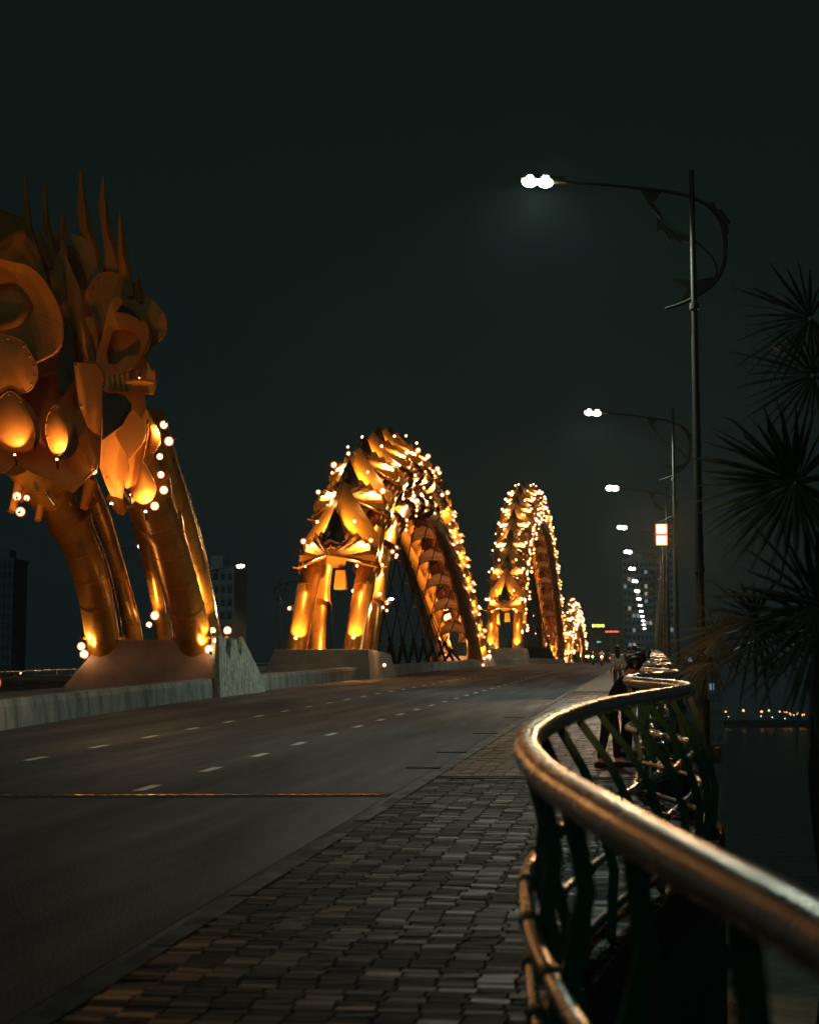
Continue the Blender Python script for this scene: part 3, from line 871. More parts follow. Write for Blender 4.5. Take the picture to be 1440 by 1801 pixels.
# leaf-like body plates, from back to front
hplate('body_plate', [(-60, 380), (27, 378), (48, 395), (58, 430), (66, 470), (110, 560), (140, 640), (60, 690), (-60, 690)], 53.2, ty=.3)
hplate('body_plate', [(60, 470), (110, 430), (165, 460), (200, 500), (190, 600), (172, 690), (120, 700), (90, 620), (75, 540)], 53.0, m=M_HEAD)
hplate('leaf_plate', [(111, 441), (95, 455), (88, 480), (92, 510), (100, 540), (108, 566), (124, 572), (122, 545), (116, 500)], 52.1, depth=.15)
hplate('leaf_plate', [(113, 447), (128, 478), (141, 510), (148, 545), (152, 565), (160, 600), (169, 636), (166, 657), (150, 645), (137, 612), (126, 580), (119, 520)], 51.8, depth=.18)
hplate('leaf_plate', [(124, 414), (137, 450), (152, 490), (160, 520), (178, 540), (176, 480), (160, 430), (142, 415)], 52.3, depth=.1)
hplate('leaf_plate', [(150, 560), (163, 560), (172, 590), (172, 640), (168, 600), (160, 585)], 51.6, depth=.08)
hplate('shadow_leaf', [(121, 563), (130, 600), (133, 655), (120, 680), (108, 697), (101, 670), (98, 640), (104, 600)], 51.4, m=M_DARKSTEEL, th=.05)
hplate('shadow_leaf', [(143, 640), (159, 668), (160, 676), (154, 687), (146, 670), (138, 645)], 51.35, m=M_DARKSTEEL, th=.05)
# left scroll
hring('scroll', [(-40, 470), (30, 462), (65, 478), (92, 515), (108, 555), (108, 595), (98, 618), (72, 632), (30, 650), (-40, 660)],
      [(-20, 510), (22, 495), (50, 520), (59, 545), (40, 575), (10, 585), (-20, 580)], 51.2, depth=.35, label='large curled scroll at the left edge')
hplate('scroll_core', [(-20, 515), (18, 500), (40, 520), (48, 548), (35, 570), (5, 580), (-20, 570)], 51.9, depth=.25)
hplate('cheek_plate', [(-40, 590), (30, 595), (52, 618), (65, 645), (64, 668), (50, 688), (20, 692), (-40, 700)], 51.0, depth=.2)
# right ear with its pierced ring
hplate('ear', [(168, 486), (195, 478), (225, 490), (252, 512), (280, 540), (293, 565), (289, 588), (268, 610), (245, 640), (205, 660), (178, 640), (165, 600), (160, 545), (150, 520)], 51.9, th=.12)
hring('ear_ring', [(190, 545), (205, 520), (222, 535), (248, 556), (262, 578), (258, 605), (246, 630), (225, 650), (190, 662), (172, 650), (170, 622), (180, 590)],
      [(202, 578), (222, 578), (240, 588), (247, 602), (243, 622), (222, 626), (205, 640), (191, 638), (188, 618), (194, 596)], 51.25, depth=.1, th=.3, label='pierced ring in front of the right ear')
hplate('ear_notch', [(205, 548), (214, 536), (228, 542), (240, 552), (250, 566), (236, 556), (222, 550)], 51.2, m=M_DARKSTEEL, curved=False, th=.04)
hplate('ear_core', [(197, 590), (215, 576), (240, 582), (249, 602), (240, 625), (205, 640), (190, 636)], 51.7, m=M_HEAD, th=.05)
# jaw and chest plates
hplate('chest_plate', [(-60, 690), (60, 668), (131, 640), (136, 684), (142, 718), (156, 751), (178, 773), (177, 800), (170, 825), (147, 847), (129, 866), (110, 858), (89, 844), (56, 831), (29, 811), (9, 831), (-60, 835)], 51.6, ty=-.5, curved=False)
hplate('chest_plate', [(131, 638), (136, 684), (142, 718), (156, 751), (179, 772), (179, 684), (184, 660), (169, 640)], 51.25, curved=False, th=.1)
hplate('chest_plate', [(179, 771), (176, 822), (186, 850), (196, 871), (214, 877), (220, 840), (226, 806), (236, 790), (250, 770), (256, 740), (254, 693), (240, 670), (215, 664), (190, 668), (180, 690)], 51.4, curved=False, th=.1, tx=.4)
hplate('chest_plate', [(226, 806), (232, 842), (232, 886), (240, 878), (249, 820), (258, 773), (262, 740), (258, 720), (240, 740)], 51.1, curved=False, th=.08, tx=.5)
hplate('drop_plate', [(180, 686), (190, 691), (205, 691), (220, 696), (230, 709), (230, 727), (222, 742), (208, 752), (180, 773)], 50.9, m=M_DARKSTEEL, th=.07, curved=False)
hplate('drop_plate', [(231, 722), (245, 732), (254, 748), (256, 765), (249, 782), (237, 796), (227, 807), (220, 795), (212, 782), (203, 762), (214, 750)], 50.85, m=M_HEAD, th=.07)
hplate('lit_drop', [(249, 812), (262, 830), (272, 848), (275, 862), (269, 876), (256, 886), (242, 883), (234, 872), (240, 850)], 50.8, depth=.22)
hplate('lit_drop', [(258, 720), (268, 738), (278, 756), (282, 772), (277, 788), (266, 797), (258, 785), (257, 755)], 51.5, depth=.18)
hplate('lit_drop', [(228, 812), (232, 830), (234, 845), (229, 856), (221, 858), (220, 842), (224, 826)], 51.0, depth=.08)
hplate('breast_drop', [(100, 712), (112, 722), (124, 742), (134, 765), (136, 785), (126, 800), (108, 806), (92, 795), (82, 770), (80, 745), (88, 722)], 51.0, depth=.32)
hplate('breast_drop', [(15, 688), (38, 702), (58, 722), (68, 745), (68, 770), (54, 790), (28, 794), (5, 788), (-12, 765), (-14, 720)], 50.9, depth=.32)
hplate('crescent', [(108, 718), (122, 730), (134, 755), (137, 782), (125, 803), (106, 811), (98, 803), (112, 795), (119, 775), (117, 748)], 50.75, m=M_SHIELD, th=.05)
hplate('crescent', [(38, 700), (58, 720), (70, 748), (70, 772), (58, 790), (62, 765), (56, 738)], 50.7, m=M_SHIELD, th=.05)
# right arm with the flat lit dish
hplate('arm_plate', [(236, 628), (256, 628), (268, 652), (273, 650), (272, 672), (266, 692), (250, 690), (240, 672), (226, 650)], 51.5, curved=False, th=.25)
c = atY(245, 674, 50.9)
mb = MB()
v = [c + Vector((.45 * math.cos(a * math.tau / 20), .30 * math.sin(a * math.tau / 20), .02)) for a in range(20)]
mb.plate(v, (0, 0, 1), .06); mb.build('lit_dish', M_GOLD2, H)
for i in range(5):
    x0 = 189 + i * 9
    mb = MB(); mb.tube([atY(x0, 655, 51.4), atY(x0 + 2, 676, 51.3), atY(x0 + 1, 690, 51.3)], [.09, .13, .07], seg=8); mb.build('tooth', M_GOLD2, H)
# lamps on the head
def hl(px, py, Y, toward, power, r=.12, spot=None):
    p = atY(px, py, Y); q = atY(*toward)
    return floodlight(H, p, q, power, r * .88, spot=spot, arm=p + (p - q).normalized() * .3 + Vector((-.1, .4, 0)), color=C_HEADL, halo=1.35)
hl(288, 747, 51.3, (268, 770, 51.6), 150, .15); hl(297, 776, 51.8, (275, 790, 51.5), 110, .13); hl(281, 803, 52.2, (262, 840, 51.0), 14, .12)
hl(283, 835, 52.2, (262, 860, 50.7), 130, .12); hl(288, 862, 52.4, (270, 875, 51.2), 14, .12); hl(272, 890, 51.6, (258, 870, 50.8), 150, .12)
hl(165, 829, 51.3, (160, 870, 54), 14, .12); hl(30, 873, 52.6, (36, 850, 54), 22, .16); hl(36, 900, 52.6, (90, 880, 56), 26, .16)
hl(47, 876, 52.8, (60, 860, 54), 10, .1)
hl(100, 808, 50.45, (101, 765, 50.95), 190, .05, spot=rad(80)); hl(26, 800, 50.3, (24, 745, 50.8), 130, .05, spot=rad(80))
hl(245, 664, 50.75, (245, 673, 50.9), 5, .03)
hl(256, 900, 50.2, (254, 860, 50.75), 300, .05, spot=rad(90)); hl(196, 886, 50.4, (200, 850, 51.2), 150, .05, spot=rad(80))
hl(229, 870, 50.6, (228, 835, 51.0), 30, .03, spot=rad(60))
# plinth uplights
for px, py, Y, tw, pw in ((143, 1137, 60.5, (180, 1040, 60), 170), (148, 1151, 60.3, (178, 1080, 60.6), 60), (262, 1099, 64.2, (285, 1040, 64.6), 80), (272, 1083, 65, (262, 1000, 62.8), 60),
                      (374, 1109, 62.6, (362, 1040, 63.2), 170), (400, 1109, 62.6, (372, 1010, 62.6), 120), (379, 1127, 60.7, (345, 1060, 60.2), 190), (367, 1142, 60.4, (345, 1100, 60.8), 120)):
    floodlight(H, atY(px, py, Y), atY(*tw), pw, .13, spot=rad(75), color=(1, .55, .2), halo=1.35)
floodlight(H, atY(399, 1126, 62.9), atY(399, 1150, 62.2), 25, .1, spot=rad(70))
# two big floods on the median in front of the head, just outside the frame
for k, (x, y, pw) in enumerate(((-20.6, 45.2, 400), (-17.6, 44.0, 380))):
    t = thing('ground_floodlight', (x, y, zd(y) + .27), ('left' if k == 0 else 'right') + ' hand ground floodlight on the median before the dragon head', 'floodlight', absolute=True)
    p = Vector((x, y, zd(y) + .75))
    floodlight(t, p, (-18.6, 51.5, zd(50) + 6.2), pw * 1.25, .16, spot=rad(75), color=(1.0, .31, .055), arm=(x, y, zd(y) + .27))
# ------------------------------------------------------------------ street lamps
def lamp_post(name, label, group, lens, lens_scale=1.0):
    t = thing(name, (0, 0, 0), label, 'street lamp', group)
    mb = MB()
    mb.tube([(0, 0, -.45), (0, 0, 2), (0, 0, 6), (0, 0, 11.25)], [.10, .09, .078, .05], seg=14)
    mb.tube([(0, 0, -.4), (0, 0, .5)], .15, seg=14)
    mb.box((0, 0, -.42), (.42, .42, .05)); mb.box((-.35, 0, -.60), (1.4, .3, .3))
    for z in (3.0, 8.35): mb.tube([(0, 0, z), (0, 0, z + .12)], .105, seg=14)
    mb.build('pole', M_POLE, t)
    mb = MB()
    arm = smooth([(-2.55, 0, 11.12), (-1.8, 0, 11.03), (-1.05, 0, 10.92), (-.37, 0, 10.8), (.2, 0, 10.58), (.5, 0, 10.28), (.64, 0, 9.88), (.62, 0, 9.3), (.42, 0, 8.9), (.05, 0, 8.62), (-.27, 0, 8.47), (-.58, 0, 8.38)], 5)
    R = [.032 + .012 * math.sin(math.pi * i / (len(arm) - 1)) for i in range(len(arm))]
    mb.tube(arm, R, seg=10); mb.build('arm', M_POLE, t)
    mb = MB()
    mb.tube(smooth([(-1.0, 0, 10.85), (-.7, 0, 10.35), (-.37, 0, 10.02), (.02, 0, 9.78), (.3, 0, 9.52), (.47, 0, 9.2), (.42, 0, 8.95)], 5), .022, seg=8)
    def fl(p): mb.plate([(x, -.012, z) for x, z in p], (0, 1, 0), .024)
    fl([(-1.05, 10.9), (-.62, 10.82), (-.72, 10.66), (-.80, 10.62), (-.70, 10.50), (-.56, 10.22), (-.70, 10.33), (-.92, 10.62)])
    fl([(-.62, 10.28), (-.37, 10.04), (-.05, 9.84), (-.06, 9.74), (-.22, 9.78), (-.25, 9.70), (-.42, 9.86), (-.48, 9.78), (-.60, 10.02), (-.72, 9.98), (-.72, 10.28)])
    fl([(.2, 10.58), (.5, 10.28), (.64, 9.88), (.74, 9.9), (.70, 10.08), (.78, 10.12), (.60, 10.4), (.5, 10.42), (.42, 10.58), (.3, 10.56)])
    fl([(.45, 9.0), (.3, 8.76), (0, 8.58), (-.30, 8.45), (-.22, 8.62), (-.12, 8.78), (-.3, 8.9), (-.52, 9.02), (-.2, 8.98), (.1, 8.95), (.33, 9.0)])
    mb.build('scroll_ornament', M_ORN, t)
    mb = MB(); M = Matrix.Rotation(rad(5), 3, 'Y')
    mb.box((-2.72, 0, 11.17), (.34, .17, .12), M); mb.box((-3.15, 0, 11.215), (.66, .27, .07), M, taper=.85)
    for k in range(6): mb.box((-2.95 - .08 * k, 0, 11.27), (.02, .22, .05), M)
    hd = mb.build('lamp_head', M_POLE, t)
    lb = MB()
    for cx in (-2.98, -3.30):
        lb.ball((cx, 0, 11.15 + (-2.98 - cx) * .08), .17 * lens_scale, 14, 8, sc=(1, .95, .72))
    l = lb.build('lens', lens, hd)
    return t
L1 = None
proto = lamp_post('street_lamp', '', 'street lamps along the right footway', E_COOL)
proto_far = lamp_post('street_lamp', '', 'street lamps along the right footway', E_COOL2, 1.3)
ordn = ['nearest', 'second', 'third', 'fourth', 'fifth', 'sixth', 'seventh', 'eighth', 'ninth', 'tenth', 'eleventh', 'twelfth', 'thirteenth', 'fourteenth', 'fifteenth', 'sixteenth']
used = set()
for i in range(15):
    Y = 34.3 + 33.2 * i
    src = proto if i < 2 else proto_far
    o = src if src.name not in used else copy_tree(src)
    used.add(src.name)
    o.location = (.95, Y, zd(Y) + (.12 if i == 0 else -.25) - .0)
    if i == 0: o['label'] = 'tall scrolled street lamp nearest the camera, its pole up the right side of the picture'
    elif i == 1: o['label'] = 'second street lamp along the right footway, with a square double floodlight on its pole'
    else: o['label'] = ordn[i] + ' street lamp counted away from the camera along the right footway'
    pw = 2400 if i == 0 else (2000 if i < 6 else 1100)
    light('SPOT', o, (-3.14, 0, 11.05), pw, C_COOL if i < 2 else (1, .92, .78), radius=.16, spot=rad(158), direction=(0, 0, -1))
    if i == 1:
        mb = MB()
        mb.tube(smooth([(-.02, 0, 6.95), (-.2, -.05, 6.9), (-.38, -.08, 6.78), (-.62, -.1, 6.72)], 4), .03, seg=8)
        mb.tube([(-.48, -.1, 5.75), (-.42, -.1, 6.75)], .03, seg=8)
        mb.tube([(0, 0, 6.2), (-.42, -.1, 6.2)], .03, seg=8)
        for cz in (5.98, 6.42):
            mb.box((-.52, -.16, cz), (.44, .16, .40))
        fb = mb.build('floodlight_bracket', M_DARKSTEEL, o)
        fb['label'] = 'square double floodlight on the second pole'
        mb = MB()
        for cz in (5.98, 6.42):
            mb.box((-.52, -.245, cz), (.37, .02, .33))
        mb.build('lens', E_SQ, fb)
        mb = MB(); mb.box((-.52, -.24, 6.2), (.47, .012, .86)); mb.build('halo_plate', E_HALO, fb)  # glowing backing plate, added as an orange halo round the lenses
        light('SPOT', o, (-.52, -.35, 6.2), 4000, (1, .50, .22), radius=.2, spot=rad(60), direction=(-.02, -1, -.24))

protoL = lamp_post('street_lamp', '', 'street lamps along the far left side of the bridge', E_COOL2, 1.3)
first = True
for i in range(9):
    Y = 129 + 32.2 * i
    o = protoL if first else copy_tree(protoL)
    first = False
    o.location = (-42.6, Y, zd(Y) - 1.5)
    o.rotation_euler = (0, 0, math.pi)
    o['label'] = (ordn[i] if i else 'nearest') + ' visible street lamp on the far left side of the bridge'
    if i < 5: light('SPOT', o, (-3.14, 0, 11.05), 1000, (1, .92, .8), radius=.16, spot=rad(150), direction=(0, 0, -1))

# ------------------------------------------------------------------ the waving riverside railing on the right
rl = thing('railing', (.5, 1, zd(1)), 'waving steel and green railing along the riverside edge of the footway', 'railing', absolute=True)
ys = [-1 + .18 * i for i in range(130)] + [22.4 + .35 * i for i in range(60)] + [43.4 + .8 * i for i in range(200)]
def run(h, r, name, m, offf, seg=18):
    P = [Vector((rail_x(y) + offf(y), y, zd(y) + h)) for y in ys]
    # squash: bays lean with the wave, so the tube follows a 3D curve
    mb = MB(); mb.tube(P, r, seg=seg); return mb.build(name, m, rl)
run(1.30, .062, 'handrail', M_RAIL, lambda y: 0, 24)
run(.74, .032, 'lower_rail', M_RAIL, lambda y: rail_off(y) - .03)
run(.40, .026, 'lower_rail', M_RAIL, lambda y: rail_off(y) * .9 - .01)
run(.06, .030, 'bottom_rail', M_GREEN, lambda y: rail_off(y) * .8 + .04)
def baluster(y, mb):
    x, z = rail_x(y), zd(y); o = rail_off(y)
    tx = (rail_x(y + .05) - rail_x(y - .05)) / .1
    td = Vector((tx, 1, 0)).normalized(); nd = Vector((td.y, -td.x, 0))
    pts = [(x + .0, 1.27), (x + o * .45 + .06, 1.0), (x + o + .03, .74), (x + o + .12, .40), (x + o + .10, .05), (x + o + .06, -.30)]
    w, d = .024, .030
    vs = []
    for px, pz in pts:
        c = Vector((px, y, z + pz))
        vs += [c - td * w - nd * d, c + td * w - nd * d, c + td * w + nd * d, c - td * w + nd * d]
    fs = []
    for i in range(len(pts) - 1):
        a = i * 4
        for k in range(4): fs.append((a + k, a + (k + 1) % 4, a + 4 + (k + 1) % 4, a + 4 + k))
    mb.add(vs, fs)
    for hh, of in ((.74, o - .03), (.40, o * .9 - .01)):
        q = Vector((x + of, y, z + hh)); mb.tube([q - td * .05, q + td * .05], .042, seg=10)
y = .4; k = 0
while y < 62:
    mb = MB(); baluster(y, mb); mb.build('baluster', M_GREEN, rl)
    y += 1.02 if y < 40 else 1.6
    k += 1
mb = MB()
while y < 190:
    baluster(y, mb); y += 2.2
tag(mb.build('far_balusters', M_GREEN, rl), kind='stuff')

# far left railing, lit orange
fl = thing('far_railing', (-41.5, 90, zd(90)), 'pale tube railing low at the left edge behind the plinth', 'railing', absolute=True)
for h, r in ((1.15, .05), (.75, .03), (.4, .03)):
    mb = MB(); mb.tube([(-41.6, y, zd(y) + h - 1.0) for y in range(40, 420, 10)], r, seg=8); mb.build('rail', M_RAIL, fl)
for y in range(60, 260, 4):
    mb = MB(); mb.box((-41.6, y, zd(y) - .45), (.06, .12, 1.15)); mb.build('post', M_GREEN, fl)
for i, y in enumerate((106, 118)):
    t = thing('deck_lamp', (-40.2, y, zd(y) - .2), ('nearer' if i == 0 else 'farther') + ' small orange lamp by the far left railing', 'lamp', absolute=True)
    floodlight(t, (-40.4, y, zd(y) + .05), (-41.6, y + .5, zd(y) + .3), 90, .05, arm=(-40.4, y, zd(y) - .2))

# warm approach-road floodlights on short masts behind the viewer
for i, (x, y, h, pw) in enumerate(((-1.2, -30, 5.0, 8500), (-4.0, -42, 6.5, 10500))):
    t = thing('flood_mast', (x, y, zd(y) - .15), ('nearer' if i == 0 else 'farther') + ' warm floodlight mast on the approach road behind the viewer', 'floodlight', absolute=True)
    mb = MB(); mb.tube([(x, y, zd(y) - .2), (x, y, zd(y) + h)], .07, seg=8); mb.build('mast', M_POLE, t)
    floodlight(t, (x, y + .25, zd(y) + h), (-.7, 30, zd(30) + 1.3), pw, .3, spot=rad(4.6), color=(1, .46, .15))

# ------------------------------------------------------------------ people
def skin(name, nodes, edges, m, parent, lvl=1, root=0):
    me = bpy.data.meshes.new(name)
    me.from_pydata([n[0] for n in nodes], edges, [])
    me.materials.append(m)
    o = bpy.data.objects.new(name, me); COL.objects.link(o); o.parent = parent
    md = o.modifiers.new('skin', 'SKIN')
    md.use_smooth_shade = True
    lay = me.skin_vertices[0] if me.skin_vertices else None
    if lay is None:
        import bmesh
        bm = bmesh.new(); bm.from_mesh(me); bm.verts.layers.skin.verify(); bm.to_mesh(me); bm.free(); lay = me.skin_vertices[0]
    for i, n in enumerate(nodes):
        r = n[1]; lay.data[i].radius = (r, r) if not isinstance(r, tuple) else r
        lay.data[i].use_root = (i == root)
    s = o.modifiers.new('sub', 'SUBSURF'); s.levels = lvl; s.render_levels = lvl
    return o
def person(loc, rz, label, shirt, trousers, lean=0., step=.12, arms='down', hair_long=False, group=None, sit=False, height=1.7):
    """local frame: person faces -Y (rz turns it); lean = forward bend in radians at the hips"""
    t = thing('person', loc, label, 'person', group, rz=rz)
    s = height / 1.7
    hip = Vector((0, 0, .90 if not sit else .80)) * s
    def up(y, z, x=0):                      # torso points, rotated about the hips
        c, sn = math.cos(lean), math.sin(lean)
        return hip + Vector((x, y * c - z * sn, y * sn * -1 + z * c)) * s
    chest, neck, hb, ht = up(0, .34), up(.01, .53), up(-.01, .62), up(-.03, .75)
    if lean > .4: ht = hb + Vector((0, -.10, .09)) * s
    N = [(tuple(hip), (.145 * s, .105 * s)), (tuple(up(0, .17)), (.125 * s, .095 * s)), (tuple(chest), (.155 * s, .10 * s)), (tuple(neck), .052 * s), (tuple(hb), .070 * s), (tuple(ht), .086 * s)]
    E_ = [(0, 1), (1, 2), (2, 3), (3, 4), (4, 5)]
    shirtN = [(tuple(hip + Vector((0, 0, -.06))), (.155 * s, .115 * s)), (tuple(up(0, .17)), (.140 * s, .108 * s)), (tuple(chest), (.170 * s, .115 * s)), (tuple(up(0, .46)), (.09 * s, .07 * s))]
    shirtE = [(0, 1), (1, 2), (2, 3)]
    trN = [(tuple(hip + Vector((0, 0, .03))), (.152 * s, .115 * s))]; trE = []
    for sg in (-1, 1):
        st = step * sg
        if sit:
            knee = hip + Vector((sg * .14, -.42, -.04)) * s; ank = knee + Vector((sg * .0, .06, -.40)) * s
        else:
            knee = Vector((sg * .10, -.02 - st * .55, .48)) * s; ank = Vector((sg * .10, st * -1 + .02, .085)) * s
        toe = ank + Vector((sg * .02, -.17, -.045)) * s
        i0 = len(N)
        N += [(tuple(hip + Vector((sg * .09, 0, -.07)) * s), .088 * s), (tuple(knee), .055 * s), (tuple(ank), .04 * s), (tuple(toe), .035 * s)]
        E_ += [(0, i0), (i0, i0 + 1), (i0 + 1, i0 + 2), (i0 + 2, i0 + 3)]
        j = len(trN)
        trN += [(tuple(hip + Vector((sg * .095, 0, -.09)) * s), .102 * s), (tuple(knee), .072 * s), (tuple(ank + Vector((0, 0, .02))), .058 * s)]
        trE += [(0, j), (j, j + 1), (j + 1, j + 2)]
        sh = up(0, .44, sg * .175)
        if arms == 'down': el = up(.04, .16, sg * .23); wr = up(-.05, -.08, sg * .24)
        elif arms == 'rail': el = sh + Vector((sg * .03, -.14, -.24)) * s; wr = el + Vector((-sg * .10, -.22, .03)) * s
        elif arms == 'bars': el = sh + Vector((sg * .06, -.16, -.2)) * s; wr = el + Vector((0, -.22, .04)) * s
        elif arms == 'phone': el = sh + Vector((sg * .04, -.08, -.26)) * s; wr = el + Vector((-sg * .12, -.18, .16)) * s
        i1 = len(N); d = (wr - el).normalized()
        N += [(tuple(sh), .056 * s), (tuple(el), .040 * s), (tuple(wr), .027 * s), (tuple(wr + d * .055 * s), (.034 * s, .017 * s))]
        E_ += [(2, i1), (i1, i1 + 1), (i1 + 1, i1 + 2), (i1 + 2, i1 + 3)]
        side = d.cross(Vector((0, 0, 1)));  side = side.normalized() if side.length > .1 else Vector((1, 0, 0))
        curl = side.cross(d).normalized()
        for q, (of, ln) in enumerate(((-.024, .052), (-.008, .062), (.008, .066), (.023, .058))):
            b_ = wr + (d * .085 + side * of) * s
            k = len(N)
            N += [(tuple(b_), .009 * s), (tuple(b_ + (d * ln * .55 - curl * .012) * s), .008 * s), (tuple(b_ + (d * ln * .8 - curl * .035) * s), .007 * s)]
            E_ += [(i1 + 3, k), (k, k + 1), (k + 1, k + 2)]
        k = len(N); th = wr + (d * .03 - side * .035 * sg) * s
        N += [(tuple(th), .011 * s), (tuple(th + (d * .04 - side * .012 * sg - curl * .015) * s), .009 * s)]
        E_ += [(i1 + 2, k), (k, k + 1)]
        j = len(shirtN)
        shirtN += [(tuple(sh), .072 * s), (tuple(el), .054 * s), (tuple(wr - d * .03), .040 * s)]
        shirtE += [(2, j), (j, j + 1), (j + 1, j + 2)]
        mb = MB(); mb.tube([ank + Vector((0, .07, -.055)) * s, ank + Vector((0, -.02, -.045)) * s, toe + Vector((0, -.03, -.01)) * s, toe + Vector((0, -.07, -.02)) * s], [.04 * s, .052 * s, .045 * s, .02 * s], seg=8)
        mb.build('shoe', M_BLACK, t)
    skin('body', N, E_, M_SKIN, t)
    skin('shirt', shirtN, shirtE, shirt, t)
    skin('trousers', trN, trE, trousers, t)
    # face: nose, eyes, ears on the front (-Y) side
    hc = (hb + ht) * .5
    fwd = Vector((0, -1, 0))
    mb = MB(); mb.ball(hc + fwd * .105 * s + Vector((0, 0, -.005)), .014 * s, 6, 4)
    for sg in (-1, 1): mb.ball(hc + Vector((sg * .088, 0, -.005)) * s, .022 * s, 6, 4, sc=(.5, 1, 1.3))
    mb.build('face', M_SKIN, t)
    mb = MB()
    for sg in (-1, 1): mb.ball(hc + Vector((sg * .032, -.088, .022)) * s, .010 * s, 6, 4)
    mb.build('eye', M_BLACK, t)
    mb = MB(); mb.ball(hc + Vector((0, .022, .035)) * s, .108 * s, 12, 8, sc=(.95, 1.05, 1.02))
    if hair_long: mb.tube([hc + Vector((0, .06, .02)) * s, hc + Vector((0, .10, -.12)) * s, hc + Vector((0, .12, -.26)) * s, hc + Vector((0, .11, -.36)) * s], [.09 * s, .10 * s, .085 * s, .03 * s], seg=10)
    mb.build('hair', M_HAIR, t)
    return t
def fy(y, x): return (x, y, zd(y) + .0)
person(fy(24.4, -.62), rad(75), 'person in black leaning forward over the railing, nearest the camera', M_BLACK, M_BLACK, lean=.62, arms='rail', step=.10, height=1.66)
person(fy(26.6, -.42), rad(95), 'person in black bending at the rail just beyond the nearest leaning figure', M_BLACK, M_BLACK, lean=.35, arms='rail', step=.06, height=1.62)
person(fy(61, -1.22), rad(182), 'person with long black hair in a white shirt walking away along the kerb', M_WHITE, M_BLUEJ, arms='down', step=.16, hair_long=True, height=1.62)
person(fy(68, -.92), rad(175), 'slim dark walker just right of the white shirt', M_BLACK, M_BLACK, step=.15, height=1.60)
person(fy(60, -.62), rad(185), 'dark walker in the middle of the group, shoulders squared', M_BLACK, M_BLACK, step=.12, height=1.62)
person(fy(52, -.42), rad(178), 'dark walker third from the right in the group on the footway', M_BLACK, M_BLACK, step=.10, height=1.56)
person(fy(44, -.12), rad(160), 'long haired dark figure at the right of the group, close to the railing', M_BLACK, M_BLACK, step=.08, hair_long=True, height=1.56)
person(fy(47, -.28), rad(200), 'short figure standing beside the long haired one', M_BLACK, M_BLACK, step=.05, height=1.5)

# ------------------------------------------------------------------ scooters with riders
def scooter(loc, rz, label, paint):
    t = thing('scooter', loc, label, 'scooter', 'scooters riding far off on the road', rz=rz)
    for y in (-.62, .62):
        mb = MB()
        mb.tube([(0, y + .20 * math.cos(a * math.tau / 20), .27 + .20 * math.sin(a * math.tau / 20)) for a in range(21)], .065, seg=8, caps=False)
        w = mb.build('wheel', M_TYRE, t)
        mb = MB(); mb.tube([(-.03, y, .27), (.03, y, .27)], .15, seg=14); mb.build('rim', M_DARKSTEEL, w)
    mb = MB()
    mb.tube(smooth([(0, .75, .62), (0, .4, .60), (0, .12, .42), (0, -.2, .30), (0, -.38, .45), (0, -.45, .85)], 3), [.08, .13, .15, .17, .18, .18, .16, .13, .12, .12, .12, .12, .12, .11, .10, .08], seg=10)
    mb.tube([(0, -.62, .27), (0, -.5, .6), (0, -.44, .98)], .04, seg=8)
    mb.box((0, -.62, .50), (.16, .42, .04))
    mb.build('body', paint, t)
    mb = MB(); mb.tube([(0, .7, .76), (0, .3, .74), (0, -.02, .72)], [.09, .13, .08], seg=8); mb.build('seat', M_BLACK, t)
    mb = MB(); mb.tube([(-.32, -.38, .98), (0, -.44, 1.0), (.32, -.38, .98)], .022, seg=6)
    for sg in (-1, 1): mb.tube([(sg * .2, -.42, 1.0), (sg * .25, -.44, 1.2)], .01, seg=5); mb.ball((sg * .25, -.44, 1.22), .05, 6, 4)
    mb.build('handlebar', M_DARKSTEEL, t)
    mb = MB(); mb.ball((0, -.55, .86), .085, 8, 6); mb.build('headlight', E_HEADL, t)
    mb = MB(); mb.ball((0, .84, .62), .06, 8, 6); mb.build('tail_light', E_TAIL, t)
    return t
for i, (x, y, rz, lab, paint, sh) in enumerate((
        (-4.6, 158, 0, 'red scooter with its headlamp on, nearest the footway kerb', M_REDP, M_WHITE),
        (-5.9, 172, 0, 'black scooter with its headlamp on in the middle of the far lane', M_BLKP, M_BLACK),
        (-5.0, 205, math.pi, 'scooter riding away showing its red tail light near the crest', M_BLKP, M_BLACK),
        (-8.6, 225, 0, 'farthest scooter coming over the crest with its lamp lit', M_REDP, M_BLACK))):
    z = zd(y) - .15
    s = scooter((x, y, z), rz, lab, paint)
    if i < 2: light('POINT', s, (0, -.75, .86), 40, (1, .6, .3), radius=.06)
    person((x, y + (.12 if rz == 0 else -.12), z), rz, ['rider in a white shirt', 'rider in dark clothes', 'rider seen from behind', 'rider hunched'][i] + ' on the ' + ['red scooter nearest the kerb', 'black scooter in the far lane', 'scooter going away', 'farthest scooter'][i], sh, M_BLACK, arms='bars', sit=True, lean=.12)

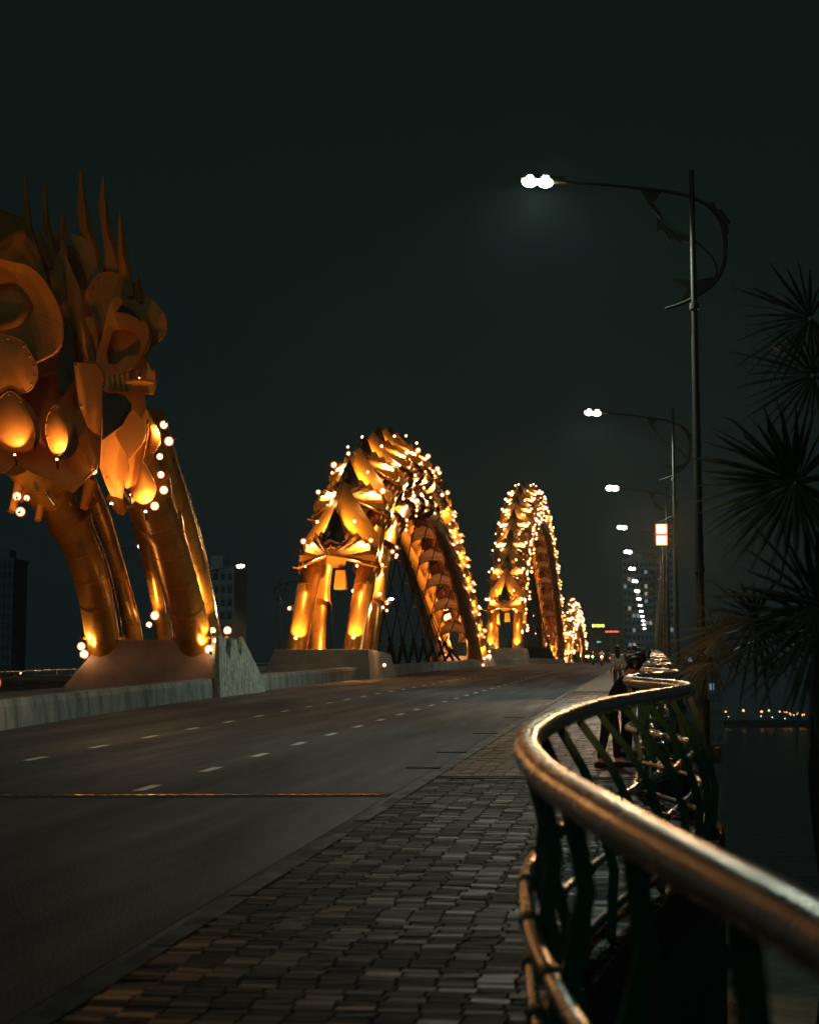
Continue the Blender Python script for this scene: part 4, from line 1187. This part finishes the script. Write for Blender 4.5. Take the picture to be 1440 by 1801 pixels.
# ------------------------------------------------------------------ fan palms beyond the railing
def fan_mesh(seed, R=1.0, nseg=27, spread=rad(250)):
    rn = random.Random(seed); mb = MB()
    for k in range(nseg):
        a = -spread / 2 + spread * k / (nseg - 1) + rn.uniform(-.02, .02)
        L = R * (.78 + .22 * math.cos(a * .55)) * rn.uniform(.68, 1.05)
        w = .019 * R * rn.uniform(.6, 1.2); dz0 = rn.uniform(-.09, .05)
        dx, dy = math.cos(a), math.sin(a); sx, sy = -dy, dx
        rows = []
        for f, ww in ((.04, .25), (.35, 1.05), (.62, .95), (.85, .45), (1.0, .04)):
            droop = -.30 * R * f * f * (.7 + .5 * rn.random()) + dz0 * f
            c = Vector((dx * L * f, dy * L * f, droop))
            rows.append((c + Vector((sx * w * ww, sy * w * ww, 0)), c + Vector((0, 0, -.018 * ww)), c - Vector((sx * w * ww, sy * w * ww, 0))))
        vs = [p for r_ in rows for p in r_]
        fs = []
        for i in range(len(rows) - 1):
            a0 = i * 3
            fs += [(a0, a0 + 1, a0 + 4, a0 + 3), (a0 + 1, a0 + 2, a0 + 5, a0 + 4)]
        mb.add(vs, fs)
    return mb
def palm(loc, crown, label, fronds, seed):
    """fronds: (hub point, outward direction, tilt, radius)"""
    t = thing('fan_palm', loc, label, 'palm tree', 'fan palms beside the railing', absolute=True)
    loc, crown = Vector(loc), Vector(crown)
    mb = MB(); P = [loc.lerp(crown, k / 14) + Vector((.08 * math.sin(k), .06 * math.cos(k * 1.3), 0)) for k in range(15)]
    mb.tube(P, [.20 - .004 * k + .012 * (k % 2) for k in range(15)], seg=12); mb.build('trunk', M_TRUNK, t)
    for i, (hub, dirv, roll, R) in enumerate(fronds):
        hub = Vector(hub); d = Vector(dirv).normalized()
        mb = fan_mesh(seed * 50 + i, R)
        x = d; up_ = Vector((0, 0, 1)); y = up_.cross(x); y = y.normalized() if y.length > .05 else Vector((0, 1, 0)); z = x.cross(y)
        Rm = Matrix((x, y, z)).transposed() @ Matrix.Rotation(roll, 3, 'X')
        mb.v = [tuple(hub + Rm @ Vector(v)) for v in mb.v]
        mid = (crown + hub) / 2 + Vector((0, 0, .12))
        mb.tube(smooth([crown, mid, hub], 4), .016, seg=6)
        mb.build('frond', M_LEAF, t)
def ring_fronds(c, n, rr, R, seed, skip=None):
    rn = random.Random(seed); out = []
    for k in range(n):
        a = k * 2.4 + rn.random() * .4; el = rn.uniform(-.5, 1.1)
        d = Vector((math.cos(a) * math.cos(el), math.sin(a) * math.cos(el), math.sin(el)))
        out.append((Vector(c) + d * rr, d, rn.uniform(-.5, .5), R))
    return out
cA = (2.7, 14.6, 3.7)
palm((2.75, 14.6, -6.1), cA, 'dark fan palm whose broad fronds reach in from the right edge at mid height',
     [(atY(1398, 845, 13.9), (-.75, -.1, -.45), 1.15, 1.0), (atY(1402, 850, 14.0), (-.9, .1, .12), 1.0, .95), (atY(1425, 560, 14.4), (-.9, .1, -.1), .9, .75), (atY(1430, 660, 14.2), (-.8, .1, .3), .9, .7)]
     + ring_fronds(cA, 1, .8, .7, 5), 1)
cB = (2.7, 12.6, 2.0)
palm((3.6, 12.6, -6.1), cB, 'lower dark fan palm drooping behind the near railing at the right',
     [(atY(1445, 1065, 12.0), (-.9, 0, -.25), 1.1, 1.0), (atY(1450, 1100, 12.2), (-.6, 0, -.7), 1.1, 1.0), (atY(1330, 1090, 12.8), (-.9, .2, -.3), .8, .75)]
     + ring_fronds(cB, 1, .8, .6, 9), 2)
cC = (2.3, 24.0, 2.9)
palm((2.3, 24.0, -6.1), cC, 'small fan palm beyond the second wave of the railing',
     [(atY(1262, 1120, 23.5), (-.8, -.2, -.3), .9, .8), (atY(1250, 1165, 23.5), (-.9, -.2, .1), .5, .75)] + ring_fronds(cC, 4, .6, .6, 12), 3)

# ------------------------------------------------------------------ buildings far off
M_BLD = mat('blue_grey_facade', (.55, .66, .78), .8, 0, noise=(.12, (.36, .44, .52), .8))
M_BLDD = mat('dark_facade', (.28, .33, .37), .8, 0, noise=(.2, (.2, .24, .27), .8))
M_WIN = mat('dark_window_glass', (.12, .15, .18), .3, .2)
E_WIN = emit('lit_window', (1.0, .72, .4), .35)
E_WIN2 = emit('lit_window_cool', (.6, .8, 1.0), .22)
def tower(x0, x1, y0, y1, top, label, floors, cols, base=-9.0, m=None, lit=.1, name='tower_block', roof=True):
    t = thing(name, ((x0 + x1) / 2, y0, base), label, 'building', absolute=True)
    mb = MB(); m = m or M_BLD
    mb.box(((x0 + x1) / 2, (y0 + y1) / 2, (top + base) / 2), (x1 - x0, y1 - y0, top - base))
    fh = (top - base) / floors
    for k in range(1, floors): mb.box(((x0 + x1) / 2, y0 - .15, base + k * fh), (x1 - x0 + .2, .5, .28))
    cw = (x1 - x0) / cols
    for k in range(cols + 1): mb.box((x0 + k * cw, y0 - .12, (top + base) / 2), (.35, .6, top - base - .2))
    mb.build('wall', m, t)
    if roof:
        mb = MB(); mb.box(((x0 + x1) / 2, (y0 + y1) / 2, top + .5), (x1 - x0 + .6, y1 - y0 + .6, 1.0)); mb.box(((x0 * .6 + x1 * .4), (y0 + y1) / 2, top + 2.5), ((x1 - x0) * .35, (y1 - y0) * .5, 3.0)); mb.build('roof', m, t)
    dark, l1, l2 = MB(), MB(), MB(); rn = random.Random(label)
    for i in range(cols):
        for j in range(floors):
            w = rn.random(); tgt = l1 if w < lit * .5 else (l2 if w < lit else dark)
            tgt.box((x0 + (i + .5) * cw, y0 - .05, base + (j + .55) * fh), (cw * .6, .16, fh * .5))
    dark.build('windows', M_WIN, t)['kind'] = 'stuff'
    if l1.v: l1.build('lit_windows', E_WIN, t)['kind'] = 'stuff'
    if l2.v: l2.build('lit_windows', E_WIN2, t)['kind'] = 'stuff'
    return t
tower(-11.4, 2.0, 700, 716, 62.5, 'tall blue grey apartment tower at the end of the road', 24, 8, lit=.16)
tower(2.2, 10.5, 704, 720, 66, 'slimmer wing of the tower at its right behind the poles', 25, 5, lit=.12)
tower(-108, -99.6, 400, 414, 35.4, 'grey tower block seen just right of the nearest dragon leg', 14, 5, lit=.04)
tower(-112, -108.2, 402, 414, 30, 'lower wing joined to the left of the grey tower block', 12, 3, lit=.0)
tower(-200, -193.8, 500, 512, 47.5, 'faint dark tower block at the left edge of the picture', 18, 4, lit=.0, m=M_BLDD)
tower(-23, -9.5, 590, 604, 27.5, 'low dark building with illuminated signs on its roof', 9, 6, lit=.08, m=M_BLDD)
tower(-36, -24, 596, 606, 26.5, 'low dark building hidden behind the far arch', 9, 6, lit=.1, m=M_BLDD)
tower(-9, 22, 560, 572, 19.5, 'long low building below the tall tower', 7, 14, lit=.06, m=M_BLDD)
def sign(x0, x1, y, z0, z1, m, label, bars):
    t = thing('rooftop_sign', ((x0 + x1) / 2, y, z0), label, 'sign', absolute=True)
    mb = MB(); mb.box(((x0 + x1) / 2, y + .2, (z0 + z1) / 2), (x1 - x0 + .3, .2, z1 - z0 + .3))
    for x in (x0 + .4, x1 - .4): mb.tube([(x, y + .5, z0 - 3.0), (x, y + .4, z0)], .12, seg=6)
    mb.build('sign_board', M_DARKSTEEL, t)
    mb = MB(); w = (x1 - x0) / bars
    for k in range(bars): mb.box((x0 + (k + .5) * w, y + .05, (z0 + z1) / 2 + .05 * (k % 2)), (w * .78, .12, (z1 - z0) * (.95 - .15 * (k % 3))))
    mb.build('light_letters', m, t)
sign(-20.4, -16.2, 590, 30.3, 31.4, E_YEL, 'glowing yellow rooftop sign right of the far arch', 7)
sign(-15.8, -11.2, 588, 28.4, 29.0, E_RED, 'long red illuminated sign beside the yellow one', 9)
sign(-18.8, -17.4, 589.5, 25.0, 25.5, E_TEAL, 'tiny teal sign under the yellow one', 3)

# ------------------------------------------------------------------ lamps on the far shore of the river
def shore_lamp(loc, label, group, m, h, r):
    t = thing('shore_lamp', loc, label, 'lamp', group)
    mb = MB(); mb.tube([(0, 0, 0), (0, 0, h)], .09, seg=6); mb.build('pole', M_DARKSTEEL, t)
    mb = MB(); mb.ball((0, 0, h), r, 8, 5); mb.build('lens', m, t)
    return t
specs = [(1250, 1262, 1), (1253, 1264, 1), (1259, 1258, 1), (1276, 1252, 1), (1307, 1250, 1), (1339, 1252, 1), (1338, 1260, 0), (1352, 1250, 1), (1358, 1262, 0), (1371, 1252, 1), (1379, 1252, 1), (1383, 1253, 1),
         (1389, 1255, 1), (1391, 1257, 1), (1396, 1258, 0), (1402, 1256, 1), (1405, 1254, 1), (1410, 1258, 1), (1414, 1257, 1), (1429, 1249, 1), (1380, 1264, 0), (1281, 1261, 0), (1424, 1259, 0)]
protoS, protoW = {}, {}
for i, (px, py, w) in enumerate(specs):
    Y = 1204 + (i * 7) % 5 * 2
    p = atY(px, py, Y); base = -8.2; h = max(.8, p.z - base)
    t = shore_lamp((p.x, Y, base), 'warm or white point of light on the far bank of the river at the right', 'lights on the far river bank', E_SHORE if w else E_SHOREW, h, random.uniform(.45, .85) if w else .22)
for i, (px, py) in enumerate(((28, 1190), (55, 1187), (62, 1191), (88, 1189), (96, 1193), (40, 1193))):
    Y = 1204; p = atY(px, py + 58, Y)
    shore_lamp((p.x, Y, -8.2), 'faint point of light on the far bank behind the left railing', 'lights on the far bank at the left', E_SHOREW, 9, .3)

# ------------------------------------------------------------------ night haze: one even, closed box of air
hz = bpy.data.materials.new('night_air'); hz.use_nodes = True
nt = hz.node_tree; nt.nodes.clear()
out = nt.nodes.new('ShaderNodeOutputMaterial'); vol = nt.nodes.new('ShaderNodeVolumePrincipled')
vol.inputs['Color'].default_value = (.62, .86, .88, 1)
vol.inputs['Density'].default_value = HAZE = .00018
vol.inputs['Anisotropy'].default_value = .72
nt.links.new(vol.outputs[0], out.inputs['Volume'])
mb = MB(); mb.box((0, 790, 33), (2400 * 2 + 400, 2300, 95))
o = mb.build('haze', hz); tag(o, kind='stuff')
for o in bpy.data.objects:
    if o.get('_abs') is not None: del o['_abs']
